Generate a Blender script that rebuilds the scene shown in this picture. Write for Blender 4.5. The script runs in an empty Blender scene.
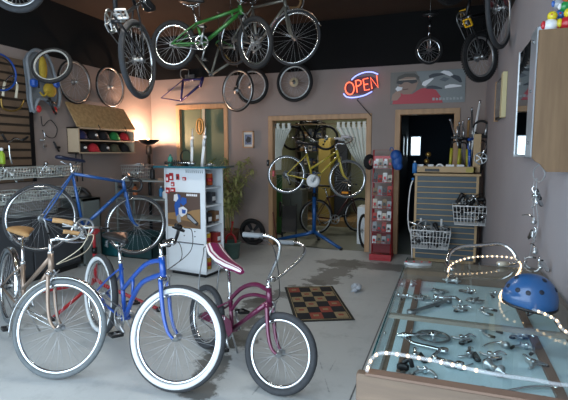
import bpy, math, random
from mathutils import Vector as V, Matrix, Quaternion
random.seed(7)
scene = bpy.context.scene
COL = scene.collection
PI = math.pi
R_ = math.radians
# ------------------------------------------------------------------ camera model (used to measure places off the photograph)
CAMH = 1.52; FPX = 450.0
PITCH = math.atan(48 / 450); YAW = math.atan(161 / 452.6)
def ray(u, v):
    a = (u - 284) / FPX; b = -(v - 200) / FPX
    F = math.cos(PITCH) + b * math.sin(PITCH); up = b * math.cos(PITCH) - math.sin(PITCH)
    return V((a * math.cos(YAW) - F * math.sin(YAW), a * math.sin(YAW) + F * math.cos(YAW), up))
EYE = V((0, 0, CAMH))
def P(u, v, d): return EYE + ray(u, v) * d
def FL(u, v, z=0.0):
    r = ray(u, v); return EYE + r * ((z - CAMH) / r.z)
def YW(u, v, Y):
    r = ray(u, v); return EYE + r * (Y / r.y)
def XW(u, v, X):
    r = ray(u, v); return EYE + r * (X / r.x)
XL, XR, YB, ZW, ZC = -4.9, 0.5, 6.8, 2.76, 3.48

# ------------------------------------------------------------------ materials
def lin(c):
    return tuple((x / 12.92 if x <= 0.04045 else ((x + 0.055) / 1.055) ** 2.4) for x in c)
def rgb(h):
    return lin((int(h[0:2], 16) / 255, int(h[2:4], 16) / 255, int(h[4:6], 16) / 255))
MATS = {}
def M(name, hexc, rough=0.5, metal=0.0, var=0.0, scale=6.0, bump=0.0, emit=0.0, coat=0.0, trans=0.0, stretch=None, hex2=None, alpha=1.0):
    if name in MATS: return MATS[name]
    m = bpy.data.materials.new(name); m.use_nodes = True
    nt = m.node_tree; b = nt.nodes['Principled BSDF']
    c = rgb(hexc)
    b.inputs['Base Color'].default_value = (*c, 1)
    b.inputs['Roughness'].default_value = rough
    b.inputs['Metallic'].default_value = metal
    b.inputs['Alpha'].default_value = alpha
    if coat: b.inputs['Coat Weight'].default_value = coat
    if trans: b.inputs['Transmission Weight'].default_value = trans
    if emit:
        b.inputs['Emission Color'].default_value = (*c, 1); b.inputs['Emission Strength'].default_value = emit
    if var or bump or hex2:
        tc = nt.nodes.new('ShaderNodeTexCoord'); mp = nt.nodes.new('ShaderNodeMapping')
        nt.links.new(tc.outputs['Object'], mp.inputs['Vector'])
        if stretch: mp.inputs['Scale'].default_value = stretch
        nz = nt.nodes.new('ShaderNodeTexNoise'); nz.inputs['Scale'].default_value = scale; nz.inputs['Detail'].default_value = 6
        nt.links.new(mp.outputs[0], nz.inputs['Vector'])
        if var or hex2:
            cr = nt.nodes.new('ShaderNodeValToRGB')
            c2 = rgb(hex2) if hex2 else tuple(min(1, x * (1 + var)) for x in c)
            c1 = c if hex2 else tuple(x * (1 - var) for x in c)
            cr.color_ramp.elements[0].position = 0.35; cr.color_ramp.elements[0].color = (*c1, 1)
            cr.color_ramp.elements[1].position = 0.65; cr.color_ramp.elements[1].color = (*c2, 1)
            nt.links.new(nz.outputs['Fac'], cr.inputs[0]); nt.links.new(cr.outputs[0], b.inputs['Base Color'])
        if bump:
            bp = nt.nodes.new('ShaderNodeBump'); bp.inputs['Strength'].default_value = bump; bp.inputs['Distance'].default_value = 0.01
            nt.links.new(nz.outputs['Fac'], bp.inputs['Height']); nt.links.new(bp.outputs[0], b.inputs['Normal'])
    MATS[name] = m
    return m
chrome = M('chrome', 'd8dcde', 0.18, 1.0)
alu = M('brushed_aluminium', 'bcc0c2', 0.35, 0.9, var=0.08, scale=40)
steel = M('dull_steel', '8b9093', 0.4, 0.9, var=0.15, scale=30)
spoke_m = M('spoke_steel', 'b4b9bd', 0.4, 0.6)
black = M('black_plastic', '131416', 0.45, var=0.1, scale=20)
blackmetal = M('black_metal', '17181b', 0.3, 0.4, var=0.1, scale=20)
rubber = M('tyre_rubber', '33363a', 0.75, var=0.12, scale=30, bump=0.2)
rubber_grey = M('grey_tyre_rubber', '5d6467', 0.7, var=0.1, scale=30)
rubber_dark = M('dark_tyre_rubber', '17181a', 0.8, var=0.15, scale=40, bump=0.3)
white = M('white_paint', 'e2e5e6', 0.5, var=0.03, scale=10)
whitewall = M('whitewall_rubber', 'd2d8da', 0.55, var=0.03, scale=30)
blue = M('blue_paint', '0a48a0', 0.3, 0.0, coat=0.8, var=0.06, scale=15)
roadblue = M('road_blue_paint', '154a88', 0.35, 0.0, coat=0.6, var=0.08, scale=15)
purple = M('plum_paint', '601a3e', 0.28, 0.25, coat=0.7, var=0.06, scale=15)
green = M('green_paint', '28692a', 0.35, 0.15, coat=0.5, var=0.08, scale=15)
yellow = M('yellow_paint', 'b0a03a', 0.35, 0.1, coat=0.4, var=0.06, scale=15)
champ = M('champagne_paint', '8d7a6a', 0.3, 0.45, coat=0.5, var=0.08, scale=15)
navy = M('navy_paint', '241f5e', 0.3, 0.3, coat=0.5, var=0.1, scale=15)
tan = M('tan_leather', 'a07c50', 0.6, var=0.12, scale=25, bump=0.1)
red = M('red_paint', '9e2129', 0.4, coat=0.2, var=0.08, scale=12)
redplastic = M('red_plastic', 'b3252c', 0.35)
amber = M('amber_reflector', 'e0902a', 0.25, coat=0.5)
teal = M('teal_plastic', '1f5e66', 0.45, var=0.1, scale=10)
cable_m = M('cable_housing', '1a1b1d', 0.5)
cable_l = M('pale_cable_housing', 'c9bfa6', 0.5)
brass = M('brass', '9a7f45', 0.35, 0.8)

# ------------------------------------------------------------------ mesh collector
def cr(pts, n=6, closed=False):
    pts = [V(p) for p in pts]; out = []; L = len(pts)
    rng = range(L if closed else L - 1)
    for i in rng:
        if closed: a, b, c, d = pts[(i - 1) % L], pts[i], pts[(i + 1) % L], pts[(i + 2) % L]
        else: a, b, c, d = pts[max(i - 1, 0)], pts[i], pts[i + 1], pts[min(i + 2, L - 1)]
        for k in range(n):
            t = k / n
            out.append(0.5 * ((2 * b) + (c - a) * t + (2 * a - 5 * b + 4 * c - d) * t * t + (3 * b - a - 3 * c + d) * t ** 3))
    if not closed: out.append(pts[-1])
    return out
def perp(a):
    a = V(a).normalized()
    h = V((0, 0, 1)) if abs(a.z) < 0.9 else V((1, 0, 0))
    u = a.cross(h).normalized(); return u, a.cross(u).normalized()
class MB:
    def __init__(s): s.v = []; s.f = []; s.mi = []; s.sm = []; s.mats = []; s.T = None
    def m(s, mat):
        if mat not in s.mats: s.mats.append(mat)
        return s.mats.index(mat)
    def add(s, vs, fs, mat, smooth=False):
        o = len(s.v); T = s.T
        s.v += [tuple(T @ V(p)) if T is not None else tuple(p) for p in vs]
        k = s.m(mat)
        for f in fs: s.f.append([i + o for i in f]); s.mi.append(k); s.sm.append(smooth)
    def box(s, c, size, mat, rot=None, bev=0.0):
        x, y, z = (q / 2 for q in size); c = V(c)
        if bev > 0:
            b = min(bev, x * .9, y * .9, z * .9); vs = []; fs = []
            prof = [(-x, -y + b), (-x + b, -y), (x - b, -y), (x, -y + b), (x, y - b), (x - b, y), (-x + b, y), (-x, y - b)]
            prof_i = [(px * (x - b) / x if abs(px) > x - b - 1e-9 and abs(px) <= x else px, py * (y - b) / y if abs(py) > y - b - 1e-9 else py) for px, py in prof]
            rings = [(prof_i, -z), (prof, -z + b), (prof, z - b), (prof_i, z)]
            for pr, zz in rings: vs += [V((px, py, zz)) for px, py in pr]
            for r in range(3):
                for i in range(8): fs.append([r * 8 + i, r * 8 + (i + 1) % 8, (r + 1) * 8 + (i + 1) % 8, (r + 1) * 8 + i])
            fs.append(list(range(7, -1, -1))); fs.append(list(range(24, 32)))
        else:
            vs = [V((i, j, k)) for k in (-z, z) for j in (-y, y) for i in (-x, x)]
            fs = [[0, 2, 3, 1], [4, 5, 7, 6], [0, 1, 5, 4], [2, 6, 7, 3], [0, 4, 6, 2], [1, 3, 7, 5]]
        if rot is not None: vs = [rot @ q for q in vs]
        s.add([q + c for q in vs], fs, mat)
        return s
    def b2(s, a, b, mat, bev=0.0):
        a = V(a); b = V(b)
        return s.box((a + b) / 2, [abs(b[i] - a[i]) for i in range(3)], mat, bev=bev)
    def beam(s, a, b, w, h, mat, up=V((0, 0, 1))):
        a = V(a); b = V(b); d = (b - a).normalized(); sd = d.cross(up)
        sd = sd.normalized() if sd.length > 1e-4 else V((1, 0, 0)); u = sd.cross(d)
        vs = [p + sd * i * w / 2 + u * j * h / 2 for p in (a, b) for i, j in ((-1, -1), (1, -1), (1, 1), (-1, 1))]
        s.add(vs, [[3, 2, 1, 0], [4, 5, 6, 7], [0, 1, 5, 4], [1, 2, 6, 5], [2, 3, 7, 6], [3, 0, 4, 7]], mat); return s
    def tube(s, pts, r, mat, seg=8, closed=False, flat=1.0):
        pts = [V(p) for p in pts]; n = len(pts)
        rr = r if isinstance(r, (list, tuple)) else [r] * n
        if len(rr) != n: rr = [rr[0] + (rr[-1] - rr[0]) * i / (n - 1) for i in range(n)]
        vs = []; fs = []
        def tan_(i):
            if closed: return (pts[(i + 1) % n] - pts[(i - 1) % n]).normalized()
            return (pts[min(i + 1, n - 1)] - pts[max(i - 1, 0)]).normalized()
        t = tan_(0); u, w = perp(t)
        for i in range(n):
            t2 = tan_(i); q = t.rotation_difference(t2); u = q @ u; t = t2; u = (u - t * u.dot(t)).normalized(); w = t.cross(u)
            for k in range(seg):
                a = 2 * PI * k / seg; vs.append(pts[i] + (u * math.cos(a) + w * math.sin(a) * flat) * rr[i])
        for i in range(n if closed else n - 1):
            j = (i + 1) % n
            for k in range(seg): fs.append([i * seg + k, i * seg + (k + 1) % seg, j * seg + (k + 1) % seg, j * seg + k])
        if not closed: fs.append(list(range(seg - 1, -1, -1))); fs.append([(n - 1) * seg + k for k in range(seg)])
        s.add(vs, fs, mat, True); return s
    def cyl(s, a, b, r, mat, r2=None, seg=14): return s.tube([a, b], [r, r2 if r2 is not None else r], mat, seg)
    def lathe(s, c, axis, prof, mat, seg=24, closed=False):
        c = V(c); a = V(axis).normalized(); u, w = perp(a); vs = []; fs = []; n = len(prof)
        for r, h in prof:
            for k in range(seg):
                t = 2 * PI * k / seg; vs.append(c + a * h + (u * math.cos(t) + w * math.sin(t)) * r)
        for i in range(n if closed else n - 1):
            j = (i + 1) % n
            for k in range(seg): fs.append([i * seg + k, j * seg + k, j * seg + (k + 1) % seg, i * seg + (k + 1) % seg])
        if not closed:
            if prof[0][0] > 1e-4: fs.append([k for k in range(seg)])
            if prof[-1][0] > 1e-4: fs.append([(n - 1) * seg + k for k in range(seg - 1, -1, -1)])
        s.add(vs, fs, mat, True); return s
    def torus(s, c, axis, R, r, mat, seg=40, rs=8, flat=1.0, a0=0.0, a1=None, u=None):
        c = V(c); a = V(axis).normalized()
        if u is None: u, w = perp(a)
        else: u = V(u).normalized(); w = a.cross(u)
        full = a1 is None; n = seg; vs = []; fs = []
        for i in range(n if full else n + 1):
            t = (2 * PI * i / n) if full else a0 + (a1 - a0) * i / n
            d = u * math.cos(t) + w * math.sin(t)
            for k in range(rs):
                q = 2 * PI * k / rs; vs.append(c + d * (R + r * math.cos(q)) + a * r * flat * math.sin(q))
        for i in range(n):
            j = (i + 1) % n if full else i + 1
            for k in range(rs): fs.append([i * rs + k, j * rs + k, j * rs + (k + 1) % rs, i * rs + (k + 1) % rs])
        s.add(vs, fs, mat, True); return s
    def ell(s, c, rad, mat, seg=14, rings=9, rot=None, z0=-1.0):
        c = V(c); vs = []; fs = []; t0 = math.asin(max(-1, z0))
        for i in range(rings + 1):
            t = t0 + (PI / 2 - t0) * i / rings
            for k in range(seg):
                a = 2 * PI * k / seg; p = V((math.cos(t) * math.cos(a) * rad[0], math.cos(t) * math.sin(a) * rad[1], math.sin(t) * rad[2]))
                vs.append((rot @ p if rot is not None else p) + c)
        for i in range(rings):
            for k in range(seg): fs.append([i * seg + k, i * seg + (k + 1) % seg, (i + 1) * seg + (k + 1) % seg, (i + 1) * seg + k])
        fs.append(list(range(seg - 1, -1, -1)))
        s.add(vs, fs, mat, True); return s
    def poly(s, pts, off, mat):
        pts = [V(p) for p in pts]; n = len(pts); off = V(off)
        vs = pts + [p + off for p in pts]
        fs = [list(range(n))[::-1], [n + i for i in range(n)]] + [[i, (i + 1) % n, n + (i + 1) % n, n + i] for i in range(n)]
        s.add(vs, fs, mat); return s
    def loft(s, rings, mat, smooth=True, matf=None):
        n = len(rings[0]); vs = [p for r in rings for p in r]; L = len(rings)
        groups = {}
        for i in range(L - 1):
            for k in range(n):
                mt = matf(i, k) if matf else mat
                groups.setdefault(mt, []).append([i * n + k, i * n + (k + 1) % n, (i + 1) * n + (k + 1) % n, (i + 1) * n + k])
        caps = [list(range(n - 1, -1, -1)), [(L - 1) * n + k for k in range(n)]]
        o = len(s.v); T = s.T
        s.v += [tuple(T @ V(p)) if T is not None else tuple(p) for p in vs]
        for mt, fl in groups.items():
            k_ = s.m(mt)
            for f in fl: s.f.append([i + o for i in f]); s.mi.append(k_); s.sm.append(smooth)
        k_ = s.m(mat)
        for f in caps: s.f.append([i + o for i in f]); s.mi.append(k_); s.sm.append(False)
        return s
    def build(s, name, parent=None, label=None, loc=None):
        me = bpy.data.meshes.new(name)
        vs = s.v
        if loc is not None: loc = V(loc); vs = [tuple(V(p) - loc) for p in vs]
        me.from_pydata(vs, [], s.f); me.validate()
        for mt in s.mats: me.materials.append(mt)
        if len(me.polygons) == len(s.f):
            me.polygons.foreach_set('material_index', s.mi); me.polygons.foreach_set('use_smooth', s.sm)
        import bmesh
        bm = bmesh.new(); bm.from_mesh(me); bmesh.ops.recalc_face_normals(bm, faces=bm.faces); bm.to_mesh(me); bm.free()
        o = bpy.data.objects.new(name, me); COL.objects.link(o)
        if loc is not None: o.location = loc
        if parent is not None: o.parent = parent
        if label: o['label'] = label
        return o
def tag(o, label, cat, group=None, kind=None):
    o['label'] = label; o['category'] = cat
    if group: o['group'] = group
    if kind: o['kind'] = kind
    return o
def thing(name, label, cat, loc=(0, 0, 0), rz=0.0, group=None):
    o = bpy.data.objects.new(name, None); COL.objects.link(o); o.empty_display_size = 0.05
    o.location = loc; o.rotation_euler = (0, 0, rz)
    return tag(o, label, cat, group)
def struct(o): o['kind'] = 'structure'; return o
KIDS = {}
def copy_tree(o, parent=None):
    c = o.copy(); COL.objects.link(c)
    if parent is not None: c.parent = parent
    for ch in [x for x in bpy.data.objects if x.parent == o and x is not c]: copy_tree(ch, c)
    return c
def again(root, label, mat=None, group=None):
    c = copy_tree(root); c['label'] = label
    if group: c['group'] = group
    if mat is not None: c.matrix_world = mat
    return c

# ------------------------------------------------------------------ bicycles
def wheel_parts(parent, c, ax, R, tr, rim_m=alu, tire_m=rubber, ww=None, n=28, mat_=None, cog=False, hub_m=alu, rimw=0.012, spk=0.00105, knob=False, name='wheel', label=None, root=None):
    """wheel = rim mesh with tyre, spokes and hub as children"""
    c = V(c); ax = V(ax).normalized(); T = mat_
    rr = R - tr * 2
    w = MB(); w.T = T
    w.lathe(c, ax, [(rr + .004, -rimw), (rr + .006, rimw), (rr - .012, rimw * .8), (rr - .018, 0), (rr - .012, -rimw * .8)], rim_m, 56, closed=True)
    wo = w.build(name, parent, label) if root is None else root(w)
    t = MB(); t.T = T; t.torus(c, ax, R - tr, tr, tire_m, 64, 12)
    if knob:
        u_, w_ = perp(ax)
        for i in range(60):
            a = 2 * PI * i / 60; d = u_ * math.cos(a) + w_ * math.sin(a); tn = ax.cross(d)
            for sgn in (-1, 1): t.beam(c + d * (R - .002) + ax * sgn * tr * .5 - tn * .006, c + d * (R - .002) + ax * sgn * tr * .5 + tn * .006, tr * .6, .012, tire_m, up=d)
    t.build('tire', wo)
    if ww:
        q = MB(); q.T = T
        for sg in (-1, 1):
            q.lathe(c, ax, [(rr - .002, sg * tr * .5), (rr + tr * .25, sg * tr * .96), (rr + tr * .65, sg * (tr * 1.05)), (rr + tr * 1.18, sg * tr * 1.05), (rr + tr * 1.1, sg * tr * .6)], ww, 64, closed=True)
        q.build('whitewall', wo)
    s = MB(); s.T = T; u, v2 = perp(ax); hw = .032
    for i in range(n):
        a = 2 * PI * i / n; side = 1 if i % 2 else -1; tw = (1 if (i // 2) % 2 else -1) * R_(34)
        d = u * math.cos(a) + v2 * math.sin(a); d2 = u * math.cos(a + tw) + v2 * math.sin(a + tw)
        s.tube([c + ax * side * hw * .85 + d2 * .02, c + d * (rr - .012)], spk, spoke_m, 4)
    s.build('spokes', wo)
    h = MB(); h.T = T
    h.lathe(c, ax, [(.006, -.058), (.006, -.045), (.022, -.035), (.024, -.028), (.013, -.022), (.013, .022), (.024, .028), (.022, .035), (.006, .045), (.006, .058)], hub_m, 16)
    h.build('hub', wo)
    if cog:
        g = MB(); g.T = T
        for k, r in enumerate(cog): g.lathe(c - ax * (.036 + .004 * k) * 1, ax, [(r, -.0015), (r, .0015)], steel, 24)
        g.build('cassette', wo)
    return wo
def saddle(kind, top, mats, root, T=None):
    """top: point where the post meets the saddle; x is forward"""
    m = MB(); top = V(top); N = 12
    S = {'wide': [(-.13, .05, .035, .03), (-.12, .095, .04, .045), (-.07, .105, .04, .05), (0, .07, .03, .045), (.06, .035, .025, .04), (.12, .026, .022, .035), (.145, .015, .016, .02)],
         'slim': [(-.14, .03, .025, .015), (-.13, .06, .03, .03), (-.09, .068, .03, .035), (-.02, .045, .022, .03), (.06, .026, .018, .028), (.12, .022, .014, .026), (.14, .012, .008, .015)],
         'banana': [(-.27, .05, .1, .02), (-.25, .075, .09, .04), (-.18, .085, .045, .05), (-.08, .08, .02, .05), (.02, .06, .01, .05), (.1, .04, .01, .045), (.16, .027, .008, .04), (.18, .016, .005, .02)]}[kind]
    rings = []
    for x, hw, z, th in S:
        ring = []
        for k in range(24 if kind == 'banana' else N):
            a = 2 * PI * k / (24 if kind == 'banana' else N)
            cs, sn = math.cos(a), math.sin(a)
            ring.append(top + V((x, hw * cs, z + .02 + (th * .5 * sn if sn > 0 else th * .75 * sn))))
        rings.append(ring)
    mf = None
    if kind == 'banana':
        def mf(i, k):
            if k in (0, 11, 23, 12, 1, 10): return mats[1]
            if k in (3, 8, 5, 6) : return mats[1] if k in (3, 8) else mats[0]
            return mats[0]
    m.loft(rings, mats[0], matf=mf)
    o = m.build('saddle', root)
    r = MB()
    for sg in (-1, 1): r.tube(cr([top + V((-.09, .04 * sg, .01)), top + V((-.03, .022 * sg, -.015)), top + V((.04, .022 * sg, -.012)), top + V((.09, .012 * sg, .015))], 4), .0035, chrome, 6)
    r.cyl(top + V((0, -.03, -.01)), top + V((0, .03, -.01)), .012, chrome)
    if kind == 'wide':
        for sg in (-1, 1):
            r.tube([top + V((-.09 + .012 * math.cos(t * 1.3), .06 * sg + .012 * math.sin(t * 1.3), -.035 + .0026 * t)) for t in range(0, 22)], .003, steel, 5)
    r.build('saddle_rails', o)
    return o
BARS = {
 'cruiser': ([(0, 0, 0), (.02, .07, .02), (.035, .17, .07), (0, .27, .1), (-.09, .32, .1), (-.2, .33, .085)], 2),
 'city': ([(0, 0, 0), (.08, .05, .0), (.15, .13, .03), (.16, .2, .07), (.09, .245, .09), (-.02, .25, .085)], 2),
 'ape': ([(0, 0, 0), (0, .05, 0), (.04, .1, .06), (.1, .17, .17), (.1, .2, .24), (.03, .22, .27), (-.09, .25, .255), (-.13, .255, .25)], 2),
 'riser': ([(0, 0, 0), (0, .06, 0), (0, .12, .04), (-.01, .2, .05), (-.03, .3, .05), (-.04, .31, .05)], 1),
 'bmx': ([(0, 0, 0), (0, .05, 0), (.0, .12, .12), (0, .17, .2), (-.02, .24, .21), (-.04, .34, .21)], 1),
 'drop': ([(0, 0, 0), (.0, .1, 0), (.01, .19, 0), (.07, .205, -.005), (.11, .205, -.05), (.09, .205, -.115), (.02, .205, -.13), (-.03, .205, -.125)], 2)}
def bike(name, label, cat, rear, front, R=.335, tr=.017, Rf=None, trf=None, steer=0.0, hta=70.0, offs=.045, bbx=.41, bbz=.27, sta=72.0, stl=.45, seat=.62,
         paint=blue, fork_m=None, frame='diamond', bars='riser', grip_m=black, bar_m=chrome, sad='slim', sad_m=(black, black), rim=alu, tire=rubber, ww=None,
         hl=.12, stem=.08, stemf=.05, fenders=None, cogs=(.045, .037, .03), ring=.09, crank=.17, crank_rot=30, n=28, up=(0, 0, 1), lean=0, knob=False, group=None,
         ring_m=alu, guard=None, reflect=False, levers=True, sadtilt=0, nofork=False, rimw=.012, tt_r=.016, spk=.00105, cab=cable_m, pedal_m=black, tt=.9, bulge=.06, kick=True, parts=(), forkup=None, bar_turn=0.0):
    Rf = Rf or R; trf = trf or tr
    rear = V(rear); front = V(front); D = (front - rear).length
    fork_m = fork_m or paint
    al = R_(hta); s = V((-math.cos(al), 0, math.sin(al))); nn = V((math.sin(al), 0, math.cos(al)))
    wb = D; RH = V((0, 0, R))
    for _ in range(8):
        FH0 = V((wb, 0, R + (Rf - R))); A0 = FH0 - nn * offs
        S = Matrix.Translation(A0) @ Matrix.Rotation(steer, 4, s) @ Matrix.Translation(-A0)
        FH = S @ FH0; wb += D - (FH - RH).length
    S2 = Matrix.Translation(A0) @ Matrix.Rotation(steer + bar_turn, 4, s) @ Matrix.Translation(-A0)
    root = thing(name, label, cat, group=group)
    # placement
    v = (FH - RH).normalized()
    e2 = V((0, 1, 0)); e2 = (e2 - v * e2.dot(v)).normalized(); e3 = v.cross(e2)
    Vw = (front - rear).normalized(); yw = V(up).cross(Vw).normalized()
    yw = Quaternion(Vw, lean) @ yw; zw = Vw.cross(yw)
    L = Matrix((v, e2, e3)).transposed(); W = Matrix((Vw, yw, zw)).transposed()
    Rm = W @ L.inverted()
    mw = Rm.to_4x4(); mw.translation = rear - Rm @ RH
    root.matrix_world = mw
    sc = D  # proportions
    BB = V((bbx * D, 0, bbz)); sd = V((-math.cos(R_(sta)), 0, math.sin(R_(sta))))
    SC = BB + sd * stl; ST = BB + sd * seat
    CR_ = A0 + s * (Rf + .035 + trf * .5); HB = A0 + s * (Rf + .05 + trf * .5 + (forkup or 0)); HT = HB + s * hl; SM = HT + s * stem
    f = MB()
    f.tube([BB - V((0, .035, 0)), BB + V((0, .035, 0))], .022, paint, 14)
    f.tube([BB, SC], tt_r * .95, paint, 12); f.tube([HB - s * .005, HT + s * .005], tt_r * 1.25, paint, 14)
    if frame in ('diamond', 'bmx'):
        f.tube([BB + sd * stl * (.97 if frame == 'diamond' else .9), HT - s * .025], tt_r, paint, 12); f.tube([BB, HB + s * .03], tt_r * 1.15, paint, 12)
        if frame == 'bmx': f.tube([HT - s * .03 - V((.10, 0, .02)), HB + s * .03 - V((.09, 0, .06))], tt_r * .7, paint, 8)
        ssj = SC - sd * .02
    elif frame == 'cruiser':
        e = BB + sd * stl * tt
        mid = (HT + e) * .5 + V((.05, 0, bulge)); mid2 = (HB + BB) * .5 + V((-.06, 0, bulge * 1.1))
        f.tube(cr([HT - s * .02, mid, e], 8), tt_r, paint, 12)
        f.tube(cr([HB + s * .02, mid2, BB], 8), tt_r * 1.1, paint, 12)
        br = (mid + e) * .5
        f.tube([(mid + e) * .5 + V((0, 0, .012)), (mid2 + BB) * .5 + V((0, 0, .01))], tt_r * .7, paint, 8)
        ssj = BB + sd * stl * .88
    elif frame == 'kids':
        e = BB + sd * stl * .98
        f.tube(cr([HT - s * .02, HT * .66 + e * .34 + V((0, 0, bulge)), HT * .3 + e * .7 + V((0, 0, bulge * 1.1)), e], 7), tt_r, paint, 12)
        f.tube(cr([HB + s * .03, HB * .6 + e * .4 + V((0, 0, bulge * .9)), HB * .25 + e * .75 + V((0.01, 0, bulge * .25)), BB + sd * stl * .6], 7), tt_r * .8, paint, 12)
        f.tube([HB + s * .01, BB], tt_r * 1.1, paint, 12)
        ssj = e - sd * .02
    else:  # step-through
        f.tube([BB + sd * stl * .42, HT - s * .03], tt_r, paint, 12); f.tube([BB, HB + s * .02], tt_r * 1.1, paint, 12)
        ssj = SC - sd * .03
    for sg in (-1, 1):
        dr = RH + V((0, .055 * sg, 0))
        f.tube(cr([BB + V((-.02, .02 * sg, 0)), BB * .6 + RH * .4 + V((0, .04 * sg, 0)), dr], 3), tt_r * .6, paint, 8)
        f.tube(cr([ssj + V((0, .015 * sg, 0)), ssj * .6 + RH * .4 + V((0, .045 * sg, 0)), dr], 3), tt_r * .5, paint, 8)
        f.box(dr, (.04, .005, .04), steel)
    f.tube([ssj * .62 + RH * .38 + V((0, -.045, 0)), ssj * .62 + RH * .38 + V((0, .045, 0))], .006, paint, 6)
    f.build('frame', root)
    wheel_parts(root, RH, (0, 1, 0), R, tr, rim, tire, ww, n, None, cogs, rimw=rimw, spk=spk, knob=knob)
    # steering assembly
    fk = MB(); fk.T = S
    fw = trf + .022
    for sg in (-1, 1):
        a = CR_ + V((0, fw * sg, 0)); hubp = FH0 + V((0, .052 * sg, 0)); b = a * .45 + A0 * .55 + V((-.004, fw * sg * .4 + .025 * sg, 0)); c_ = a * .15 + A0 * .85 + V((.012, .05 * sg, 0)); 
        b.y = (fw * .5 + .026) * sg; c_.y = .05 * sg
        fk.tube(cr([a, b, c_, hubp], 5), [.0155 if paint is not champ else .014, .009], fork_m, 10)
    fk.tube([CR_ - V((0, fw + .012, 0)), CR_ + V((0, fw + .012, 0))], .015, chrome if ww or paint is champ else fork_m, 10)
    fk.tube([CR_, HB], .014, fork_m, 10)
    fo = fk.build('fork', root)
    wheel_parts(root, FH0, (0, 1, 0), Rf, trf, rim, tire, ww, n, S, False, rimw=rimw, spk=spk, knob=knob)
    hb = MB(); hb.T = S2
    st = SM + nn * stemf
    pts, gk = BARS[bars]
    half = [V(p) for p in pts]
    full = [st + V((p.x, -p.y, p.z)) for p in reversed(half[1:])] + [st + p for p in half]
    hb.tube(cr(full, 5), .011 if bars != 'drop' else .012, bar_m, 10)
    if bars == 'bmx': hb.tube([st + V((0, -.12, .12)), st + V((0, .12, .12))], .008, bar_m, 8)
    ho = hb.build('handlebar', root)
    sm = MB(); sm.T = S2; sm.tube([HT - s * .01, SM], .0125, chrome, 12); sm.tube([SM - s * .012, st], .013, chrome, 10); sm.cyl(st - V((0, .022, 0)), st + V((0, .022, 0)), .018, chrome)
    sm.lathe(HT, s, [(.02, -.006), (.022, .006), (.015, .014)], chrome, 16)
    sm.build('stem', ho)
    for sg in (-1, 1):
        seq = [st + V((p.x, p.y * sg, p.z)) for p in half[-(gk + 1):]]
        sp = cr(seq, 6); take = sp[-max(6, int(len(sp) * .9)):]
        if bars == 'drop': take = cr([st + V((p.x, p.y * sg, p.z)) for p in half[1:]], 5)
        # grip along the last stretch
        L_ = 0; k = len(take) - 1
        while k > 0 and (L_ < .12 or bars == 'drop'): L_ += (take[k] - take[k - 1]).length; k -= 1
        g = MB(); g.T = S2; g.tube(take[k:], .0165 if bars != 'drop' else .0155, grip_m, 12); g.build('grip', ho)
        if levers and bars != 'drop':
            q = take[k]; dq = (take[k + 1] - take[k]).normalized()
            lv = MB(); lv.T = S2; lv.cyl(q - dq * .03, q - dq * .01, .017, blackmetal if bars in ('cruiser', 'riser', 'bmx') else alu)
            lv.tube(cr([q - dq * .02 + V((.02, 0, -.01)), q + V((.045, 0, -.025)), q + dq * .05 + V((.05, 0, -.03)), q + dq * .1 + V((.035, 0, -.03))], 4), [.007, .005], blackmetal if bars in ('cruiser', 'riser', 'bmx') else alu, 6)
            lv.build('brake_lever', ho)
            cb = MB(); cb.T = S2
            e_ = CR_ + V((.03, .01 * sg, .02)) + s * .05
            cb.tube(cr([q - dq * .02 + V((.03, 0, 0)), q + V((.1, -.05 * sg, .0)), (q + e_) * .5 + V((.11, .02 * sg, .0)), e_], 7), .0028, cab, 6)
            cb.build('brake_cable', ho)
        elif levers:
            q = st + V((.11, .205 * sg, -.03)); lv = MB(); lv.T = S2
            lv.tube(cr([q + V((0, 0, .03)), q + V((.035, 0, .02)), q + V((.04, 0, -.05)), q + V((.02, 0, -.1))], 4), [.011, .006], alu, 8); lv.build('brake_lever', ho)
    # brake caliper at fork crown
    bc = MB(); bc.T = S
    cb_ = CR_ + V((.028, 0, 0))
    bc.tube(cr([cb_ + V((0, .035, .03)), cb_ + V((.004, .0, .005)), cb_ + V((0, -.03, -.03)), cb_ + V((-.004, -.026, -.06))], 4), .0055, alu, 6)
    bc.tube(cr([cb_ + V((0, -.03, .03)), cb_ + V((.008, .0, .005)), cb_ + V((0, .03, -.03)), cb_ + V((-.004, .026, -.06))], 4), .0055, alu, 6)
    bc.build('brake_caliper', root)
    # seat post and saddle
    sp_ = MB(); sp_.tube([SC - sd * .05, ST], .0125, chrome, 12); sp_.lathe(SC, sd, [(.02, -.012), (.021, .012), (.014, .018)], chrome, 16); sp_.build('seat_post', root)
    so = saddle(sad, ST, sad_m, root)
    if sadtilt:
        Mt = Matrix.Translation(ST) @ Matrix.Rotation(R_(sadtilt), 4, 'Y') @ Matrix.Translation(-ST); so.data.transform(Mt)
        for ch in [x for x in bpy.data.objects if x.parent == so]: ch.data.transform(Mt)
    # crank
    ck = MB(); cc = BB + V((0, -.048, 0)); ca = R_(crank_rot)
    ck.lathe(cc, (0, 1, 0), [(ring, -.002), (ring + .004, 0), (ring, .002), (ring * .8, .002), (ring * .8, -.002)], ring_m, 40, closed=True)
    if guard == 'disc': ck.lathe(cc - V((0, .006, 0)), (0, 1, 0), [(ring * .95, 0), (ring * .95, .003), (ring * .3, .003), (ring * .3, 0)], ring_m, 32, closed=True)
    for i in range(5):
        a = ca + 2 * PI * i / 5; d = V((math.cos(a), 0, math.sin(a))); ck.beam(cc, cc + d * ring * .84, .004, .016 if guard != 'disc' else .03, ring_m if guard != 'disc' else alu, up=V((0, 1, 0)).cross(d))
    ck.cyl(cc - V((0, .018, 0)), BB + V((0, .06, 0)), .014, alu)
    ends = []
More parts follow.
